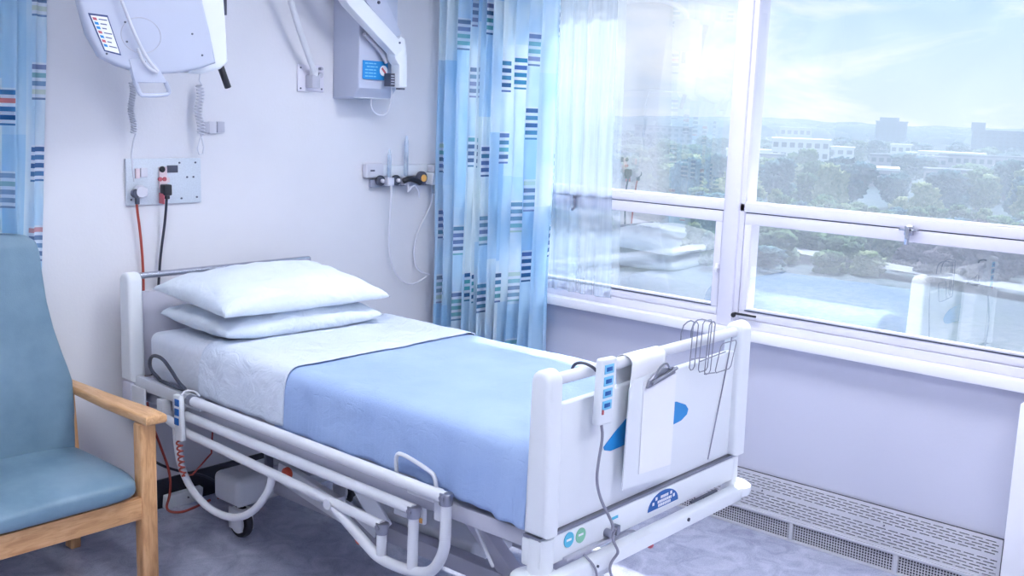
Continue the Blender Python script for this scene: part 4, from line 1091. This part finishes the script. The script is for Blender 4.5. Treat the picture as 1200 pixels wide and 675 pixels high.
kinds = [('tree_green', 'rounded mid green tree %s', 11), ('tree_pale', 'pale yellow-green leafy tree %s', 12),
         ('tree_blue', 'dark blue-green tree %s', 13), ('tree_purple', 'bare purplish brown tree %s', 14), ('tree_pale', 'pale yellow-green leafy tree %s', 15), ('tree_green', 'rounded mid green tree %s', 16), ('tree_blue', 'dark blue-green tree %s', 17)]
protos = [make_tree_proto(k, k, s) for k, _, s in kinds]
used_ = [False]*len(protos)
def put_tree(kind, x, y, h, w, zone):
    src = protos[kind]
    if not used_[kind]:
        r = src; used_[kind] = True
    else:
        r = src.copy(); COL.objects.link(r)
        for chd in list(src.children):
            c_ = chd.copy(); COL.objects.link(c_); c_.parent = r
    r.location = (x, y, GZ-.3); r.scale = (w, w, h); r.rotation_euler = (0, 0, random.uniform(0, 6.28))
    lab = kinds[kind][1] % zone
    r['label'] = lab; r['category'] = 'tree'; r['group'] = lab.replace(' tree ', ' trees ')
def polar(a, r): a = math.radians(a); return r*math.cos(a), r*math.sin(a)
R_ = random.Random(3)
placed = []
BLD = [(21.55, 1000, 20), (16.3, 820, 30), (25.9, 520, 22), (22.9, 430, 20), (26.2, 800, 18), (20.6, 540, 22), (17.2, 560, 24), (18.7, 420, 14), (28.3, 560, 18), (20.3, 640, 9), (23.9, 610, 10), (21.0, 700, 9), (18.6, 640, 20), (27.6, 470, 11), (15.6, 520, 12), (33.0, 760, 26)]
def scatter(n, a0, a1, r0, r1, w0, w1, h0, h1, pick, zone, k=.46):
    got = tries = 0
    while got < n and tries < n*60:
        tries += 1
        a = R_.uniform(a0, a1); r = math.sqrt(R_.uniform(r0*r0, r1*r1)); w_ = R_.uniform(w0, w1); x, y = polar(a, r)
        if any(math.hypot(x-p, y-q) < k*(w_+v) for p, q, v in placed): continue
        if any(math.hypot(x-polar(ba, br)[0], y-polar(ba, br)[1]) < bs+w_*.6 for ba, br, bs in BLD): continue
        if any(abs(a-ba) < math.degrees(bs*.8/br) and br-70 < r < br for ba, br, bs in BLD): continue
        placed.append((x, y, w_)); got += 1
        put_tree(pick(a, r), x, y, R_.uniform(h0, h1), w_, zone)
scatter(112, 10, 31, 166, 262, 5.5, 9.5, 4.5, 8, lambda a, r: 3 if (14.5 < a < 21 and r < 215) else R_.choice([0, 1, 5, 2, 5]), 'in row behind the lawn below the window')
scatter(86, 9, 44, 275, 420, 10, 16, 9, 14, lambda a, r: R_.choice([0, 1, 4, 2, 5, 6]), 'in park belt before the white buildings')
scatter(76, 9, 44, 440, 800, 15, 26, 9, 14, lambda a, r: R_.choice([0, 2, 6, 2, 5, 4]), 'scattered between the distant buildings')
scatter(9, 33, 45, 175, 230, 7, 10, 4, 6, lambda a, r: R_.choice([0, 1]), 'on the far lawn beyond the left window')
# far canopy: uncountable
fc = MB(); 
for i in range(520):
    a = 8+R_.uniform(0, 42); r = R_.uniform(1040, 2400); x, y = polar(a, r)
    fc.ball((x, y, GZ+6), R_.uniform(9, 16), (1.6, 1.6, .8), 2)
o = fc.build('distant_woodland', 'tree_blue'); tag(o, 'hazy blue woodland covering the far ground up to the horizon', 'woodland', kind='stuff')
o['kind'] = 'stuff'

def building(name, label, a, r, w, d, h, floors, cols, wallm='bld_white', winm='bld_win', roofm='bld_roof', face=None, extra=None):
    x, y = polar(a, r); root = thing(name, label, 'building', (x, y, GZ))
    rz = math.radians(a if face is None else face); root.rotation_euler = (0, 0, rz)
    def loc(m_, nm, mt_):
        me_o = m_.build(nm, mt_, None, origin=(0, 0, 0)); me_o.parent = root; me_o.location = (0, 0, 0); return me_o
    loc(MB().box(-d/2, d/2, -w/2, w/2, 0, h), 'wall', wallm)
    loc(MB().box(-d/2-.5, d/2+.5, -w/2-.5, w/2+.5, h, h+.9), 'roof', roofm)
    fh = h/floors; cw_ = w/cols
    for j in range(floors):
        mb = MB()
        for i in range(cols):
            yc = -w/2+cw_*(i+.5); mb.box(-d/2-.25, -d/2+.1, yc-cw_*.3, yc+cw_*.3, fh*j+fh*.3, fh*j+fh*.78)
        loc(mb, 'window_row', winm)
    if extra: extra(root, loc)
    return root
def az(px, py=180):   # bearing of a place in the view, computed once when the plan was laid out
    return px
building('tower_block', 'blue-grey tower block standing alone on the horizon', 21.55, 1000, 26, 20, 24, 8, 6, 'bld_blue', 'bld_win', 'bld_blue',
         extra=lambda r, L: L(MB().box(-5, 5, -6, 10, 24.9, 28), 'roof_plant', 'bld_blue'))
building('slab_block', 'long blue-grey slab block at right end of the skyline', 16.3, 820, 42, 16, 20, 7, 10, 'bld_blue', 'bld_win', 'bld_blue',
         extra=lambda r, L: L(MB().box(-6, 6, 13, 22, 20.9, 26), 'stair_tower', 'bld_blue'))
building('white_block', 'large white flat-roofed building left of centre in right window', 25.9, 520, 26, 16, 14, 3, 7, 'bld_white', 'bld_roof', 'bld_white')
building('long_hall', 'long low hall with bright white roof behind the trees', 22.9, 430, 28, 16, 6, 1, 8, 'bld_pink', 'bld_win', 'bld_white')
building('gabled_house', 'small white house with bright roof in distant haze', 26.2, 800, 22, 16, 17, 3, 5, 'bld_white', 'bld_roof', 'bld_white')
building('terrace', 'pinkish terrace below the tower block', 20.6, 540, 34, 12, 8, 2, 10, 'bld_pink', 'bld_win', 'bld_roof')
building('terrace', 'pinkish terrace below the slab block', 17.2, 560, 38, 12, 9, 2, 11, 'bld_pink', 'bld_win', 'bld_roof')
building('brick_house', 'square pinkish house right of the long white roof', 18.7, 420, 16, 12, 7, 2, 4, 'bld_pink', 'bld_win', 'bld_roof')
building('low_shed', 'long white shed left of the large white building', 28.3, 560, 26, 12, 7, 1, 6, 'bld_white', 'bld_roof', 'bld_white')
building('low_shed', 'small white shed before the tower block', 20.3, 640, 10, 8, 7, 1, 3, 'bld_white', 'bld_roof', 'bld_white')
building('white_house', 'small white house between the large white building and tower block', 23.9, 610, 14, 10, 9, 2, 3, 'bld_white', 'bld_roof', 'bld_white')
building('white_house', 'small bright house beneath right edge of the tower block', 21.0, 700, 12, 10, 10, 2, 3, 'bld_white', 'bld_roof', 'bld_white')
building('flat_roofed_school', 'wide low white building midway between tower and slab blocks', 18.6, 640, 34, 12, 8, 2, 9, 'bld_white', 'bld_roof', 'bld_white')
building('brick_house', 'pinkish house just right of the mullion below the skyline', 27.6, 470, 14, 10, 8, 2, 3, 'bld_pink', 'bld_win', 'bld_roof')
building('low_shed', 'low white shed at far right before the slab block', 15.6, 520, 18, 10, 6, 1, 5, 'bld_white', 'bld_roof', 'bld_white')
building('office_block', 'hazy pale block seen through the left window', 33.0, 760, 40, 16, 15, 4, 9, 'bld_pink', 'bld_win', 'bld_roof')

# ================================================================== WORLD, SUN, CAMERA
w = bpy.data.worlds.new('sky'); scene.world = w; w.use_nodes = True
nt = w.node_tree; nt.nodes.clear()
def wn_(t_, **k):
    n_ = nt.nodes.new(t_)
    for a, b in k.items(): setattr(n_, a, b)
    return n_
tc = wn_('ShaderNodeTexCoord'); sepx = wn_('ShaderNodeSeparateXYZ'); nt.links.new(tc.outputs['Generated'], sepx.inputs[0])
rp = wn_('ShaderNodeValToRGB'); nt.links.new(sepx.outputs[2], rp.inputs[0])
cr = rp.color_ramp; cr.elements[0].position = 0.0; cr.elements[0].color = rgb(214, 230, 250); cr.elements[1].position = .5; cr.elements[1].color = rgb(150, 198, 244)
e = cr.elements.new(.12); e.color = rgb(186, 218, 250)
mp = wn_('ShaderNodeMapping'); mp.inputs['Scale'].default_value = (1, 1, 3.2); nt.links.new(tc.outputs['Generated'], mp.inputs[0])
ns = wn_('ShaderNodeTexNoise'); ns.inputs['Scale'].default_value = 4.5; ns.inputs['Detail'].default_value = 7; ns.inputs['Roughness'].default_value = .6; ns.inputs['Distortion'].default_value = .5
nt.links.new(mp.outputs[0], ns.inputs['Vector'])
r2 = wn_('ShaderNodeValToRGB'); nt.links.new(ns.outputs['Fac'], r2.inputs[0])
r2.color_ramp.elements[0].position = .42; r2.color_ramp.elements[0].color = (0, 0, 0, 1); r2.color_ramp.elements[1].position = .62; r2.color_ramp.elements[1].color = (1, 1, 1, 1)
mx = wn_('ShaderNodeMix', data_type='RGBA'); nt.links.new(r2.outputs[0], mx.inputs['Factor']); nt.links.new(rp.outputs[0], mx.inputs[6]); mx.inputs[7].default_value = rgb(246, 250, 255)
bg = wn_('ShaderNodeBackground'); bg.inputs[1].default_value = 1.12; nt.links.new(mx.outputs[2], bg.inputs[0])
ow = wn_('ShaderNodeOutputWorld'); nt.links.new(bg.outputs[0], ow.inputs[0])

sd = bpy.data.lights.new('sun', 'SUN'); sd.energy = 17.0; sd.angle = math.radians(1.2); sd.color = (1, .98, .95)
so = bpy.data.objects.new('sun', sd); COL.objects.link(so)
dirv = Vector((-1, -.40, -1.33))
so.rotation_euler = dirv.to_track_quat('-Z', 'Y').to_euler()
so.location = (9, 6, 9)
cam = bpy.data.cameras.new('camera'); cam.sensor_width = 36; cam.lens = 1239/1200*36; cam.clip_start = .05; cam.clip_end = 6000
co = bpy.data.objects.new('camera', cam); COL.objects.link(co)
right = Vector((0.6570210791594697, -0.7530269797240929, 0.03568850442000263))
down = Vector((-0.10277256329971521, -0.1363670792618209, -0.9853130568131158))
fwd = Vector((0.7468340523656725, 0.6437036488176923, -0.16698655851851418))
mt4 = Matrix(((right.x, -down.x, -fwd.x, 0), (right.y, -down.y, -fwd.y, 0), (right.z, -down.z, -fwd.z, 1.75), (0, 0, 0, 1)))
co.matrix_world = mt4
scene.camera = co
scene.view_settings.view_transform = 'Standard'
scene.view_settings.exposure = 0.16
